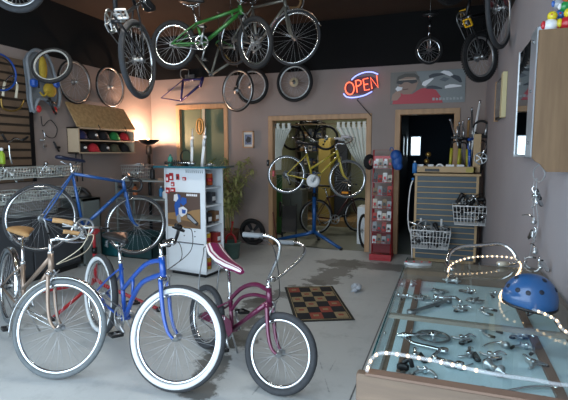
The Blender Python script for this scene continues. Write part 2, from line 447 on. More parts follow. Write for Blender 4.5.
    for sg, yy in ((1, -.066), (-1, .066)):
        d = V((math.cos(ca), 0, math.sin(ca))) * sg; a = BB + V((0, yy, 0)); b = a + d * crank + V((0, -.006 * sg, 0)); ends.append((b, sg))
        ck.tube([a, b], [.013, .009], alu, 8)
    co = ck.build('crankset', root)
    for b, sg in ends:
        pc = b + V((0, -.06 * sg, 0)); pd = MB()
        for xx in (-.035, .035): pd.box(pc + V((xx, 0, 0)), (.012, .085, .022), pedal_m, bev=.003)
        for yy in (-.04, 0, .04): pd.box(pc + V((0, yy, 0)), (.07, .008, .018), pedal_m if yy else alu)
        pd.cyl(b, pc, .006, alu); pd.build('pedal', co)
    if 'nochain' not in parts:
        ch = MB(); y = -.048; r2 = cogs[0] * .8 if cogs else .03
        c1 = V((cc.x, y, cc.z)); c2 = V((0, y, R)); d = (c2 - c1).normalized(); nu = V((-d.z, 0, d.x))
        if nu.z < 0: nu = -nu
        ps = []
        for i in range(9):
            a = PI / 2 - PI * i / 8; ps.append(c1 - d * math.cos(a) * 1 * ring + nu * math.sin(a) * ring) if False else ps.append(c1 + (-d) * math.cos(a) * ring + nu * math.sin(a) * ring)
        for i in range(7):
            a = -PI / 2 - PI * i / 6; ps.append(c2 + (-d) * math.cos(a) * r2 + nu * math.sin(a) * r2)
        ch.tube(ps, .0042, steel, 5, closed=True); ch.build('chain', root)
    if len(cogs) > 1:
        dl = MB(); dp = RH + V((.02, -.06, -.03)); dl.tube([RH + V((0, -.06, 0)), dp, dp + V((.01, 0, -.04)), dp + V((.04, 0, -.1))], .008, alu, 8)
        for q in (dp + V((.01, .01, -.04)), dp + V((.04, .01, -.1))): dl.lathe(q, (0, 1, 0), [(.02, -.004), (.02, .004)], black, 16)
        dl.build('derailleur', root)
    if fenders:
        for nm, cen, rad, a0, a1, T in (('fender', RH, R, R_(-20), R_(170), None), ('fender', FH0, Rf, R_(28), R_(200), S)):
            fd = MB(); fd.T = T; rg = []
            for i in range(25):
                a = a0 + (a1 - a0) * i / 24; d = V((math.cos(a), 0, math.sin(a)))
                ring_ = []
                for k in range(7):
                    q = PI * (k / 6) ; ring_.append(cen + d * (rad + .008 + .012 * math.sin(q)) + V((0, (tr + .011) * math.cos(q), 0)))
                for k in range(6, -1, -1):
                    q = PI * (k / 6) ; ring_.append(cen + d * (rad + .006 + .010 * math.sin(q)) + V((0, (tr + .010) * math.cos(q), 0)))
                rg.append(ring_)
            fd.loft(rg, fenders)
            for sg in (-1, 1):
                a = R_(165) if T is None else R_(165); d = V((math.cos(a), 0, math.sin(a)))
                fd.tube([cen + V((0, .05 * sg, 0)), cen + d * (rad + .008) + V((0, (tr + .01) * sg, 0))], .0026, chrome, 6)
            fd.build('fender', root)
    if guard and guard != 'disc':
        gd = MB(); a = BB + V((-.02, -.062, .0)); b = RH + V((.07, -.062, .03))
        pts_ = [a + V((.12, 0, .02)), a + V((.09, 0, .085)), a + V((0, 0, .1)), b + V((0, 0, .03)), b + V((-.03, 0, .0)), b + V((0, 0, -.012)), a + V((0, 0, .03)), a + V((.08, 0, -.03))]
        gd.poly(pts_, (0, -.006, 0), paint)
        for i, wd in enumerate((.018, .012, .006, .016, .02, .01)):
            q = a * .75 + b * .25 + V((-.06 + .027 * i, -.006, .047 + .006 * i)); gd.box(q, (wd, .002, .022), white)
        gd.build('chain_guard', root)
    if reflect:
        rf = MB(); rf.T = S; rf.box(FH0 + V((-.02, 0, -Rf * .72)), (.1, .02, .035), amber, bev=.006); rf.build('reflector', root, 'amber wheel reflector')
        rf = MB(); rf.box(RH + V((-Rf * .68, 0, .0)), (.035, .02, .09), redplastic, bev=.006); rf.build('reflector', root, 'red wheel reflector')
    if kick:
        k = MB(); b0 = BB + V((-.06, .03, -.02)); k.tube([b0, b0 + V((-.05, .13, -BB.z + .03))] , .007, alu, 8); k.build('kickstand', root)
    root['_fh'] = 0; del root['_fh']
    return root, dict(BB=BB, SC=SC, ST=ST, HT=HT, HB=HB, S=S, FH=FH, RH=RH, st=st, SM=SM, CR=CR_, sd=sd, mw=mw)

# ------------------------------------------------------------------ setting
def glass_mat(name, tint, gl=0.08, rough=0.03):
    m = bpy.data.materials.new(name); m.use_nodes = True; nt = m.node_tree; nt.nodes.clear()
    o = nt.nodes.new('ShaderNodeOutputMaterial'); t = nt.nodes.new('ShaderNodeBsdfTransparent'); g = nt.nodes.new('ShaderNodeBsdfGlossy')
    fr = nt.nodes.new('ShaderNodeFresnel'); fr.inputs['IOR'].default_value = 1.5; mx = nt.nodes.new('ShaderNodeMixShader')
    ge = nt.nodes.new('ShaderNodeNewGeometry'); mu = nt.nodes.new('ShaderNodeMath'); mu.operation = 'MULTIPLY_ADD'; mu.inputs[1].default_value = -1; mu.inputs[2].default_value = 1
    nt.links.new(ge.outputs['Backfacing'], mu.inputs[0]); mk = nt.nodes.new('ShaderNodeMath'); mk.operation = 'MULTIPLY'; nt.links.new(fr.outputs[0], mk.inputs[0]); nt.links.new(mu.outputs[0], mk.inputs[1])
    t.inputs['Color'].default_value = (*rgb(tint), 1); g.inputs['Roughness'].default_value = rough
    nt.links.new(mk.outputs[0], mx.inputs[0]); nt.links.new(t.outputs[0], mx.inputs[1]); nt.links.new(g.outputs[0], mx.inputs[2]); nt.links.new(mx.outputs[0], o.inputs[0])
    MATS[name] = m; return m
glass = glass_mat('clear_glass', 'f8fcfc'); glass_edge = M('glass_edge', '0f4f55', 0.15, coat=0.5)
def floor_material():
    m = bpy.data.materials.new('stained_concrete'); m.use_nodes = True; nt = m.node_tree; b = nt.nodes['Principled BSDF']; N = nt.nodes.new; Lk = nt.links.new
    b.inputs['Roughness'].default_value = 0.55
    tc = N('ShaderNodeTexCoord')
    def noise(sc, det=6, rough=.6):
        n = N('ShaderNodeTexNoise'); n.inputs['Scale'].default_value = sc; n.inputs['Detail'].default_value = det; n.inputs['Roughness'].default_value = rough
        Lk(tc.outputs['Object'], n.inputs['Vector']); return n.outputs['Fac']
    def mth(op, a, b_=None, c=None):
        n = N('ShaderNodeMath'); n.operation = op
        for i, x in enumerate((a, b_, c)):
            if x is None: continue
            if isinstance(x, (int, float)): n.inputs[i].default_value = x
            else: Lk(x, n.inputs[i])
        return n.outputs[0]
    def mix(f, a, b_):
        n = N('ShaderNodeMix'); n.data_type = 'RGBA'; Lk(f, n.inputs[0])
        for i, x in ((6, a), (7, b_)):
            if isinstance(x, str): n.inputs[i].default_value = (*rgb(x), 1)
            else: Lk(x, n.inputs[i])
        return n.outputs[2]
    sep = N('ShaderNodeSeparateXYZ'); Lk(tc.outputs['Object'], sep.inputs[0]); X, Y = sep.outputs[0], sep.outputs[1]
    def band(A, B, w, soft, ns, amp):
        d = (B - A); L = d.length; d /= L; 
        al = mth('ADD', mth('MULTIPLY', mth('SUBTRACT', X, A.x), d.x), mth('MULTIPLY', mth('SUBTRACT', Y, A.y), d.y))
        ac = mth('ABSOLUTE', mth('SUBTRACT', mth('MULTIPLY', mth('SUBTRACT', X, A.x), -d.y), mth('MULTIPLY', mth('SUBTRACT', Y, A.y), -d.x)))
        over = mth('MAXIMUM', mth('MAXIMUM', mth('MULTIPLY', al, -1.0), mth('SUBTRACT', al, L)), 0.0)
        dist = mth('ADD', ac, over)
        v = mth('SUBTRACT', mth('ADD', w, mth('MULTIPLY', mth('SUBTRACT', ns, .5), amp)), dist)
        n = N('ShaderNodeMapRange'); n.inputs[1].default_value = 0; n.inputs[2].default_value = soft; Lk(v, n.inputs[0]); return n.outputs[0]
    n1 = noise(.9, 5); n2 = noise(5, 8, .7); n3 = noise(28, 6, .7)
    base = mix(mth('MULTIPLY', n1, 1.0), 'a3a8a9', 'bcc0bf'); 
    r3 = N('ShaderNodeMapRange'); r3.inputs[1].default_value = .52; r3.inputs[2].default_value = .72; Lk(n2, r3.inputs[0])
    base = mix(mth('MULTIPLY', r3.outputs[0], .35), base, '70777a')
    r4 = N('ShaderNodeMapRange'); r4.inputs[1].default_value = .6; r4.inputs[2].default_value = .8; Lk(n3, r4.inputs[0])
    base = mix(mth('MULTIPLY', r4.outputs[0], .3), base, '5c6366')
    p = lambda u, v: FL(u, v)
    nb = noise(4.5, 8, .72)
    for a, b_, w, amp, k in ((p(352, 262), p(318, 282), .2, .9, .8), (p(318, 282), p(262, 300), .1, 1.0, .75), (p(262, 300), p(228, 345), .16, .8, .8), (p(226, 340), p(196, 396), .13, .6, .85), (p(330, 262), p(400, 268), .22, .5, .7), (p(60, 305), p(20, 330), .05, .6, .5)):
        bd = band(a.to_2d(), b_.to_2d(), w, .05, nb, amp); base = mix(mth('MULTIPLY', bd, k), base, '4a4a45')
    j = band(p(404, 267).to_2d(), p(350, 400).to_2d(), .008, .006, n3, .004); base = mix(j, base, '3c4042')
    for a, b_ in (((318, 355), (329, 392)), ((329, 372), (338, 356)), ((252, 395), (268, 376)), ((345, 336), (362, 338)), ((24, 345), (36, 340))):
        j = band(p(*a).to_2d(), p(*b_).to_2d(), .004, .008, n2, .05); base = mix(mth('MULTIPLY', j, .6), base, '50575a')
    th = mth('LESS_THAN', mth('ABSOLUTE', mth('SUBTRACT', Y, 6.82)), .012); base = mix(mth('MULTIPLY', th, .5), base, '444444')
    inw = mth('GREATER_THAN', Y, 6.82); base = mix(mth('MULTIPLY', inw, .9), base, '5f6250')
    Lk(base, b.inputs['Base Color'])
    bp = N('ShaderNodeBump'); bp.inputs['Strength'].default_value = .15; bp.inputs['Distance'].default_value = .01; Lk(n3, bp.inputs['Height']); Lk(bp.outputs[0], b.inputs['Normal'])
    rr = N('ShaderNodeMapRange'); rr.inputs[3].default_value = .65; rr.inputs[4].default_value = .4; Lk(n2, rr.inputs[0]); Lk(rr.outputs[0], b.inputs['Roughness'])
    return m
wall_m = M('taupe_wall_paint', '948781', 0.8, var=0.04, scale=2.0, bump=0.05)
wallr_m = M('mauve_wall_paint', '8f8c90', 0.75, var=0.04, scale=2.0, bump=0.05)
blackwall = M('black_wall_paint', '040405', 0.95)
ceil_m = M('dark_brown_ceiling', '34261a', 0.9, var=0.1, scale=1.5)
wood_trim = M('pine_trim', 'b08c68', 0.55, var=0.12, scale=3, stretch=(6, 6, .6))
shop_m = M('workshop_wall_paint', '9a9c7a', 0.8, var=0.08, scale=2)
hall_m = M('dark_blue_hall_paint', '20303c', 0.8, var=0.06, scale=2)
osb = M('strand_board', 'a5875c', 0.7, hex2='c0a074', scale=22, bump=0.15, stretch=(1, 1, 1))
plyw = M('oak_plywood', '6a5238', 0.6, hex2='775e42', scale=5, stretch=(8, 8, .8))

m = MB(); m.b2((-6.5, -3.5, -.1), (2.5, 11.2, 0), floor_material()); struct(m.build('floor'))
m = MB(); m.b2((-5.1, .5, ZC), (.7, 7, ZC + .1), ceil_m)
m.b2((-4.4, 7, 2.72), (.7, 10.9, 2.82), M('room_ceiling_paint', '6e6c60', .9)); struct(m.build('ceiling'))
m = MB(); m.b2((XL - .15, .5, 0), (XL, 7, ZW), wall_m); struct(m.build('wall_left'))
m = MB(); m.b2((XR, .5, 0), (XR + .15, 7, ZW), wallr_m); struct(m.build('wall_right'))
D3 = (YW(176, 105, YB).x, YW(228, 103, YB).x, 2.32); D1 = (YW(268.5, 118, YB).x, YW(372, 113, YB).x, 2.09); D2 = (YW(395.5, 112, YB).x, .18, 2.13)
m = MB(); yb0, yb1 = YB, YB + .14
xs = [XL]
for a, b_, z in (D3, D1, D2):
    m.b2((xs[-1], yb0, 0), (a, yb1, ZW), wall_m); m.b2((a, yb0, z), (b_, yb1, ZW), wall_m); xs.append(b_)
m.b2((xs[-1], yb0, 0), (XR, yb1, ZW), wall_m); struct(m.build('wall_back'))
for i, (a, b_) in enumerate((((XL - .15, .5, ZW), (XL, 7, ZC)), ((XR, .5, ZW), (XR + .15, 7, ZC)), ((XL, YB, ZW), (XR, YB + .14, ZC)))):
    m = MB(); m.b2(a, b_, blackwall); struct(m.build('trim_%d' % (i + 1)))
# front wall above the open garage door
m = MB(); m.b2((XL - .15, .4, 2.75), (XR + .15, .5, ZC + .1), wall_m); m.b2((XL - .15, .4, 0), (XL + .1, .5, 2.75), wall_m); struct(m.build('wall_front'))
# door frames
def door_frame(name, a, b_, z, w=.075):
    m = MB()
    m.b2((a, YB - .02, 0), (a + w, YB + .15, z), wood_trim, .004); m.b2((b_ - w, YB - .02, 0), (b_, YB + .15, z), wood_trim, .004); m.b2((a, YB - .022, z - w), (b_, YB + .152, z), wood_trim, .004)
    o = struct(m.build(name)); return o
d1 = door_frame('door_1', *D1); d2 = door_frame('door_2', *D2); d3 = door_frame('door_3', *D3)
m = MB(); olive = M('olive_glass', '5c6a52', 0.6, var=0.06, scale=3)
m.b2((D3[0] + .075, YB + .05, .08), (D3[1] - .075, YB + .06, 2.24), olive); m.build('door_pane', d3)
m = MB(); xm = YW(204, 150, YB).x
m.b2((xm - .025, YB + .0, 0), (xm + .025, YB + .05, 2.245), M('grey_mullion', 'a9aa9a', .5)); m.b2((D3[0] + .07, YB + .03, 0), (D3[1] - .07, YB + .09, .12), wood_trim); m.build('mullion', d3)
# workshop behind door 1
m = MB(); YF = 10.6
m.b2((-4.3, YF, 0), (-.84, YF + .1, 2.75), shop_m); struct(m.build('wall_workshop'))
m = MB(); m.b2((-4.4, 6.94, 0), (-4.3, YF + .1, 2.75), shop_m); struct(m.build('wall_workshop_left'))
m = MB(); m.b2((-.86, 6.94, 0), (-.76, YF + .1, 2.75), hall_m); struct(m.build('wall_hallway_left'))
m = MB(); wl, wr = YW(411, 150, 10.3).x, YW(420, 150, 10.3).x
zt, zb_ = YW(415, 137, 10.3).z, YW(415, 155, 10.3).z
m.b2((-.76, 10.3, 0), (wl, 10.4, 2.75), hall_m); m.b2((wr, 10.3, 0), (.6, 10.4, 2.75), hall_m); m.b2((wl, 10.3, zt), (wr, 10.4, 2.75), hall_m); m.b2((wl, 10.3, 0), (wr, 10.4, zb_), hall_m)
struct(m.build('wall_hallway_far'))
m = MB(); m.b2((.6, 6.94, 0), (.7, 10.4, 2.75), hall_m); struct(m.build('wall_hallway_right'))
m = MB(); 
for (a, b_) in (((wl - .02, 10.27, zb_ - .02), (wl, 10.41, zt + .02)), ((wr, 10.27, zb_ - .02), (wr + .02, 10.41, zt + .02)), ((wl, 10.27, zt), (wr, 10.41, zt + .02)), ((wl, 10.27, zb_ - .02), (wr, 10.41, zb_))): m.b2(a, b_, white)
wn = struct(m.build('window_1')); m = MB(); m.b2((wl, 10.34, zb_), (wr, 10.345, zt), glass); m.build('window_pane', wn)
m = MB(); m.b2((XR - .012, 2.7, 0), (XR, 6.8, .1), wallr_m); struct(m.build('baseboard_right'))
# ------------------------------------------------------------------ light
w = bpy.data.worlds.new('World'); scene.world = w; w.use_nodes = True
bgn = w.node_tree.nodes['Background']; bgn.inputs[0].default_value = (.72, .86, 1.0, 1); bgn.inputs[1].default_value = WORLD = 4.9
def area(name, loc, rot, sx, sy, e, col, portal=False):
    l = bpy.data.lights.new(name, 'AREA'); l.shape = 'RECTANGLE'; l.size = sx; l.size_y = sy; l.energy = e; l.color = col
    if portal: l.cycles.is_portal = True
    o = bpy.data.objects.new(name, l); COL.objects.link(o); o.location = loc; o.rotation_euler = rot; return o
area('daylight_portal', (-2.2, .45, 1.38), (R_(90), 0, 0), 5.4, 2.74, 1, (1, 1, 1), True)
def point(name, loc, e, col, r=.05):
    l = bpy.data.lights.new(name, 'POINT'); l.energy = e; l.color = col; l.shadow_soft_size = r
    o = bpy.data.objects.new(name, l); COL.objects.link(o); o.location = loc; return o
# unseen strip lamps added for their light: one in the shop, one in the workshop
tube_m = M('fluorescent_tube', 'f4f2e8', .5, emit=6)
def strip(loc, e, rz, label, sx=1.2):
    t = thing('unseen_ceiling_lamp', label, 'ceiling lamp', loc, rz)
    m = MB(); m.box((0, 0, -.03), (sx, .14, .05), white, bev=.01); m.build('lamp_housing', t)
    m = MB(); m.cyl((-sx / 2 + .04, 0, -.075), (sx / 2 - .04, 0, -.075), .016, tube_m); m.build('lamp_tube', t)
    a = area('unseen_strip_light', V(loc) + V((0, 0, -.1)), (0, 0, rz), sx, .1, e, (1, .95, .86)); return t

strip((-2.3, 3.1, ZC - .001), 40, 0, 'unseen white fill lamp added to the dark shop ceiling above the floor bicycles', 2.4)  # added fill lamp out of view, lifts the left wall and mid floor
# ------------------------------------------------------------------ the bicycles on the floor
def floor_bike(pr, pf, R, Rf=None, **k):
    a = FL(*pr); b = FL(*pf); k['R'] = R; k['Rf'] = Rf or R; ln = k.get('lean', 0)
    d = (b - a).normalized(); zl = V((0, 0, 1)) * math.cos(ln)
    return bike(rear=a + zl * R, front=b + zl * k['Rf'], **k)
city, ci = floor_bike((11, 321), (62, 374), .33, name='city_bicycle', label='champagne city bicycle with tan saddle and chrome fenders standing at the left edge', cat='bicycle', steer=R_(44), lean=R_(-6), bar_turn=R_(22), hta=73, tr=.018, paint=champ, frame='step',
    bars='city', grip_m=tan, sad='wide', sad_m=(tan, tan), seat=.575, stl=.36, hl=.13, stem=.1, fenders=chrome, ring=.08, tire=rubber_grey, rim=chrome, rimw=.013, n=32, cab=cable_l, cogs=(.035,), ring_m=chrome, crank_rot=-40)
cruiser, cu = floor_bike((102, 332), (178, 387), .335, name='cruiser_bicycle', label='blue beach cruiser bicycle with wide white-walled tyres and black saddle', cat='bicycle', steer=R_(35), lean=R_(-5), bar_turn=R_(35), tr=.027, paint=blue, frame='cruiser',
    bars='riser', stemf=.09, sad='wide', sad_m=(black, chrome), seat=.565, stl=.42, hl=.13, stem=.09, ww=whitewall, tt=.5, bulge=.075, tt_r=.017, cogs=(.03,), tire=rubber, rim=chrome, crank_rot=-20, n=32, hta=71, bar_m=blackmetal)
kids, ki = floor_bike((207, 346), (280, 391), .245, Rf=.255, name='banana_seat_bicycle', label='plum children\'s bicycle with striped banana seat and high-rise handlebar', cat='bicycle', steer=R_(24), lean=R_(-9), tr=.023, paint=purple, frame='kids',
    bars='ape', grip_m=M('grey_grip', '6b6f72', .6), sad='banana', sad_m=(M('plum_vinyl', '7c1f4e', .4), M('white_vinyl', 'e6e2e4', .4)), seat=.44, stl=.22, bbz=.25, hl=.1, stem=.05, stemf=.03, ring=.07, cogs=(.03,), tire=rubber,
    rim=chrome, guard='bar', crank=.13, crank_rot=-50, sadtilt=5, levers=False, hta=72, rimw=.012, bulge=.05)
# sissy bar behind the banana seat
m = MB()
for sg in (-1, 1):
    m.tube(cr([ki['RH'] + V((0, .075 * sg, 0)), ki['RH'] + V((-.03, .085 * sg, .3)), ki['ST'] + V((-.25, .08 * sg, .06)), ki['ST'] + V((-.28, .06 * sg, .11)), ki['ST'] + V((-.28, 0, .125))], 5), .005, steel, 8)
m.build('sissy_bar', kids)
m = MB(); m.T = ki['S']; stp = ki['st']
m.tube(cr([stp + V((-.02, -.245, .25)), stp + V((.1, -.25, .2)), stp + V((.14, -.14, -.05)), ki['CR'] + V((.03, 0, .04))], 6), .003, cable_m, 6); m.build('brake_cable', kids)
# ------------------------------------------------------------------ road bicycle on the red stand
rb_r = P(42, 218, 4.35); rb_f = P(136.5, 225, 4.98)
road, ro = bike(name='road_bicycle', label='blue road bicycle clamped on the red repair stand', cat='bicycle', rear=rb_r, front=rb_f, R=.335, tr=.014, paint=roadblue, frame='diamond', bars='drop', grip_m=black, seat=.66, stl=.57, hl=.13, stem=.02,
    sad='slim', sad_m=(M('navy_saddle', '141c33', .4), black), steer=R_(-8), fork_m=roadblue, rim=chrome, ring_m=alu, crank_rot=5, levers=False, kick=False, ring=.095, bbz=.275, sadtilt=-4)
def stand(bk, inf, clamp_at, foot, mt, label, group=None, legs=((1, .2), (-1, .2), (0, 1)), L=.55, back=.3, fz=.16, r=.022, h=None, ang=0):
    """workshop stand: post with clamp head, three splayed legs; foot = floor point of the post"""
    cw = V(clamp_at); ft = V(foot)
    t = thing('repair_stand', label, 'repair stand', (ft.x, ft.y, 0), 0, group)
    top = V((0, 0, cw.z - .03)); c = cw - ft; c.z = cw.z
    m = MB(); m.tube([V((0, 0, fz)), V((0, 0, top.z * .72))], r, mt, 12); m.tube([V((0, 0, top.z * .7)), top], r * .75, mt, 12); m.lathe((0, 0, top.z * .71), (0, 0, 1), [(r * 1.25, -.03), (r * 1.25, .03)], blackmetal, 14); m.build('post', t)
    m = MB(); d = V((c.x, c.y, 0)); dl = d.normalized() if d.length > .01 else V((1, 0, 0))
    m.tube([top - dl * .06, V((c.x, c.y, top.z)) - dl * .04], .016, mt, 10); m.box(top, (.07, .07, .07), mt, bev=.012); m.build('arm', t)
    m = MB(); e = V((c.x, c.y, top.z)); m.box(e - dl * .02, (.05, .05, .08), blackmetal, bev=.008); m.build('clamp', t)
    for a, ln in legs:
        q = V((math.cos(a + ang), math.sin(a + ang), 0)); m = MB()
        m.tube([V((0, 0, fz + .03)), q * .12 + V((0, 0, fz - .02)), q * ln + V((0, 0, .02))], [r * .9, r * .9, r * .7], mt, 10); lg = m.build('leg', t)
        m = MB(); m.cyl(q * ln, q * ln + V((0, 0, .035)), .026, black); m.build('rubber_foot', lg)
    return t
mwR = ro['mw']; cl = mwR @ (ro['BB'] + V((.0, 0, -.03)))
ftR = FL(92, 268); ftR = V((cl.x + .05, cl.y + .1, 0))
stand(road, ro, cl, ftR, red, 'red repair stand holding the blue road bicycle', legs=((R_(200), .75), (R_(-10), .9), (R_(-80), .7)))
# ------------------------------------------------------------------ yellow bicycle on the blue stand
ye_r = P(286.5, 174.5, 6.6); ye_f = P(347.5, 179, 6.62)
yel, yo = bike(name='step_through_bicycle', label='yellow step-through bicycle clamped on the blue stand in front of the doorway', cat='bicycle', rear=ye_r, front=ye_f, R=.282, tr=.0115, paint=yellow, frame='step', bars='city', grip_m=M('white_grip', 'c9c4c8', .5),
    seat=.52, stl=.42, hl=.12, stem=.08, sad='slim', bbx=.44, bbz=.22, ring=.095, crank=.13, ring_m=white, guard='disc', reflect=True, kick=False, steer=R_(4), crank_rot=70, rim=chrome, tire=rubber_grey, pedal_m=black, cogs=(.06, .05, .035))
cl2 = yo['mw'] @ (yo['BB'] + yo['sd'] * .1); f2 = FL(321, 240); f2 = V((f2.x + .0, 7.02, 0))
def dirto(c, p): d = V(p) - V(c); return math.atan2(d.y, d.x), math.hypot(d.x, d.y)
lg = [dirto(f2, FL(341, 250)), dirto(f2, FL(279, 243)), dirto(f2, FL(322, 240))]
lg[2] = (R_(95), .45); lg[1] = (lg[1][0], .8)
bstand = M('blue_stand_paint', '12508f', .35, .2, coat=.4)
stand(yel, yo, cl2, f2, bstand, 'blue three-legged stand holding the yellow bicycle', legs=lg, fz=.2, r=.034)
# ------------------------------------------------------------------ bicycles hung from the ceiling
UPV = V((0, 0, 1))
g_r = P(173.5, 45, 4.85); g_f = P(255, 43, 4.65)
bmxg, bg = bike(name='bmx_bicycle', label='green small bmx bicycle hanging level from the ceiling', cat='bicycle', rear=g_r, front=g_f, R=.262, tr=.026, paint=green, frame='bmx', bars='bmx', seat=.42, stl=.24, hl=.09, stem=.03, bbz=.27, bbx=.37,
    ring=.075, crank=.145, crank_rot=75, steer=R_(-34), fork_m=blackmetal, rim=chrome, tire=rubber_dark, ring_m=chrome, cogs=(.03,), kick=False, levers=False, pedal_m=black, tt_r=.018, guard=None)
hk = []
def toward(c, u, v, dz, sc=1.0):
    """direction of a bicycle hung nose-up, leaning toward the opening"""
    return None
def nose_up(name, label, u, v, d, R, wb, tilt, yaw, **k):
    r = P(u, v, d); h = V((math.sin(yaw), -math.cos(yaw), 0))
    dr = h * math.sin(tilt) + V((0, 0, 1)) * math.cos(tilt)
    upv = h * math.cos(tilt) * -1 + V((0, 0, 1)) * math.sin(tilt)
    return bike(name=name, label=label, cat='bicycle', rear=r, front=r + dr * wb, R=R, up=-upv if k.pop('flip', False) else upv, **k)
mg, mgi = nose_up('mountain_bicycle', 'dark mountain bicycle hung nose-up above the left side, nearest wheel facing the room', 138.5, 60, 3.95, .335, 1.05, R_(50), R_(12), tr=.024, paint=M('dark_grey_paint', '24262a', .35, .3, coat=.4), frame='diamond', bars='riser', rim=chrome, tire=rubber, levers=False, kick=False,
    pedal_m=M('silver_pedal', 'c9cccd', .35, .4), crank_rot=140, seat=.6, stl=.42, n=32, flip=False)
mm, mmi = nose_up('mountain_bicycle', 'black mountain bicycle with yellow pedals and knobbly tyre hung beside the right wall', 480, 57, 4.7, .255, .86, R_(34), R_(-44), tr=.026, paint=blackmetal, frame='diamond', bars='riser', rim=alu, tire=rubber_dark, knob=True, kick=False,
    pedal_m=M('yellow_pedal', 'd8a81e', .4), crank_rot=85, bbx=.5, seat=.5, stl=.34, ring=.075, crank=.15, levers=False)
mr, mri = nose_up('hybrid_bicycle', 'dark bicycle hung nose-up closest to the right wall, seen edge-on', 500, 8, 3.75, .33, 1.0, R_(52), R_(-22), tr=.02, paint=M('maroon_paint', '5a2328', .35, .2, coat=.4), frame='diamond', bars='riser', rim=alu, tire=rubber, kick=False,
    crank_rot=60, levers=False)
h_f = P(294.5, 38, 5.4); h_r = P(236, 40, 6.05)
hb_, hbi = bike(name='touring_bicycle', label='silver drop-bar bicycle with chrome fender hanging behind the green one', cat='bicycle', rear=h_r, front=h_f, R=.33, tr=.015, paint=M('silver_frame_paint', '8f9087', .35, .5), frame='diamond', bars='drop', grip_m=M('cork_tape', '9c7a52', .7), rim=chrome, fenders=chrome, steer=R_(20), kick=False, levers=True, seat=.56, stl=.5, bbz=.26)
k0 = P(16, -15, 3.35)
kb, kbi = bike(name='childs_bicycle', label='grey-tyred bicycle hung at the top left corner, only its wheel showing', cat='bicycle', rear=k0, front=k0 + V((-.62, -.5, .05)), R=.2, tr=.024, paint=M('teal_paint', '225a66', .35, .2), frame='bmx', bars='bmx', seat=.4, stl=.22, ring=.06, crank=.11, cogs=(.03,), bbz=.2, tire=rubber, kick=False, levers=False, hl=.07)
# unicycle
uc = P(429, 50.5, 5.7)
t = thing('unicycle', 'small unicycle hanging against the black upper wall', 'unicycle', uc)
hd = V((.93, .37, 0)); ax_ = V((-hd.y, hd.x, 0)); wheel_parts(t, (0, 0, 0), ax_, .175, .016, chrome, rubber_dark, None, 20)
m = MB()
for sg in (-1, 1): m.tube([ax_ * .045 * sg, ax_ * .045 * sg + UPV * .19, UPV * .23], .009, chrome, 8)
m.tube([UPV * .22, UPV * .42], .0125, blackmetal, 10); m.lathe(UPV * .3, UPV, [(.018, -.015), (.018, .015)], chrome, 14); m.build('fork', t)
m = MB(); m.T = Matrix.Translation(UPV * .42); m.ell((0, 0, .02), (.1, .05, .03), black); m.cyl((0, 0, -.01), (0, 0, .01), .03, chrome); m.build('saddle', t)
m = MB()
for sg in (-1, 1): m.tube([ax_ * .06 * sg, ax_ * .07 * sg + (hd * .08 + UPV * .05) * sg], .008, alu, 8)
co_ = m.build('crankset', t)
for sg in (-1, 1): m = MB(); m.box(ax_ * .11 * sg + (hd * .08 + UPV * .05) * sg, (.07, .07, .02), black, bev=.004); m.build('pedal', co_)
# hooks and cords that carry the hung bicycles
def cord(top_to, label):
    p = V(top_to); t = thing('hanging_hook', label, 'hook', (p.x, p.y, ZC))
    m = MB(); L = ZC - p.z; m.lathe((0, 0, 0), (0, 0, -1), [(.025, 0), (.025, .008), (.004, .012)], steel, 12); m.build('ceiling_plate', t)
    m = MB(); m.tube([(0, 0, -.008), (0, 0, -L + .03)], .003, steel, 6); m.tube([V((0, 0, -L + .03)) + V((0, .03 * math.sin(a), -.03 + .03 * math.cos(a))) for a in [x * .5 for x in range(0, 10)]], .004, black, 6); m.build('hook_rod', t)
for inf, pt, lb in ((bg, bg['mw'] @ (bg['SC'] + V((.03, 0, .02))), 'steel rod holding the green bmx at its seat'), (bg, bg['mw'] @ (bg['HT'] + V((-.1, 0, .0))), 'steel rod holding the green bmx at its head tube'),
    (hbi, hbi['mw'] @ hbi['SC'], 'steel rod holding the silver drop-bar bicycle'), (None, uc + V((0, 0, .44)), 'steel rod above the unicycle'), (kbi, kbi['mw'] @ kbi['SC'], 'steel rod holding the bicycle in the top left corner')):
    cord(pt, lb)

# ------------------------------------------------------------------ small component kit (derailleurs, brakes, levers ... built once, then copied)
def k_derailleur():
    t = thing('derailleur', 'x', 'derailleur')
    m = MB(); m.box((0, 0, .012), (.05, .028, .022), alu, bev=.005); m.tube(cr([(.0, 0, .02), (.03, .012, .03), (.055, .005, .018)], 4), [.009, .006], chrome, 8); m.lathe((-.018, 0, .024), (0, 0, 1), [(.011, 0), (.011, .008)], chrome, 14)
    m.tube(cr([(-.02, 0, .015), (-.045, .018, .012), (-.05, .035, .01)], 4), .006, alu, 6); m.build('derailleur_body', t)
    m = MB()
    for z in (.006, .018): m.poly([(.02, -.006, z), (.03, -.018, z), (-.03, -.055, z), (-.045, -.048, z), (-.04, -.036, z), (.01, .004, z)], (0, 0, .0015), chrome)
    for p in ((.018, -.009), (-.034, -.045)): m.lathe((p[0], p[1], .007), (0, 0, 1), [(.014, 0), (.014, .008)], black, 14)
    m.build('cage', t); return t
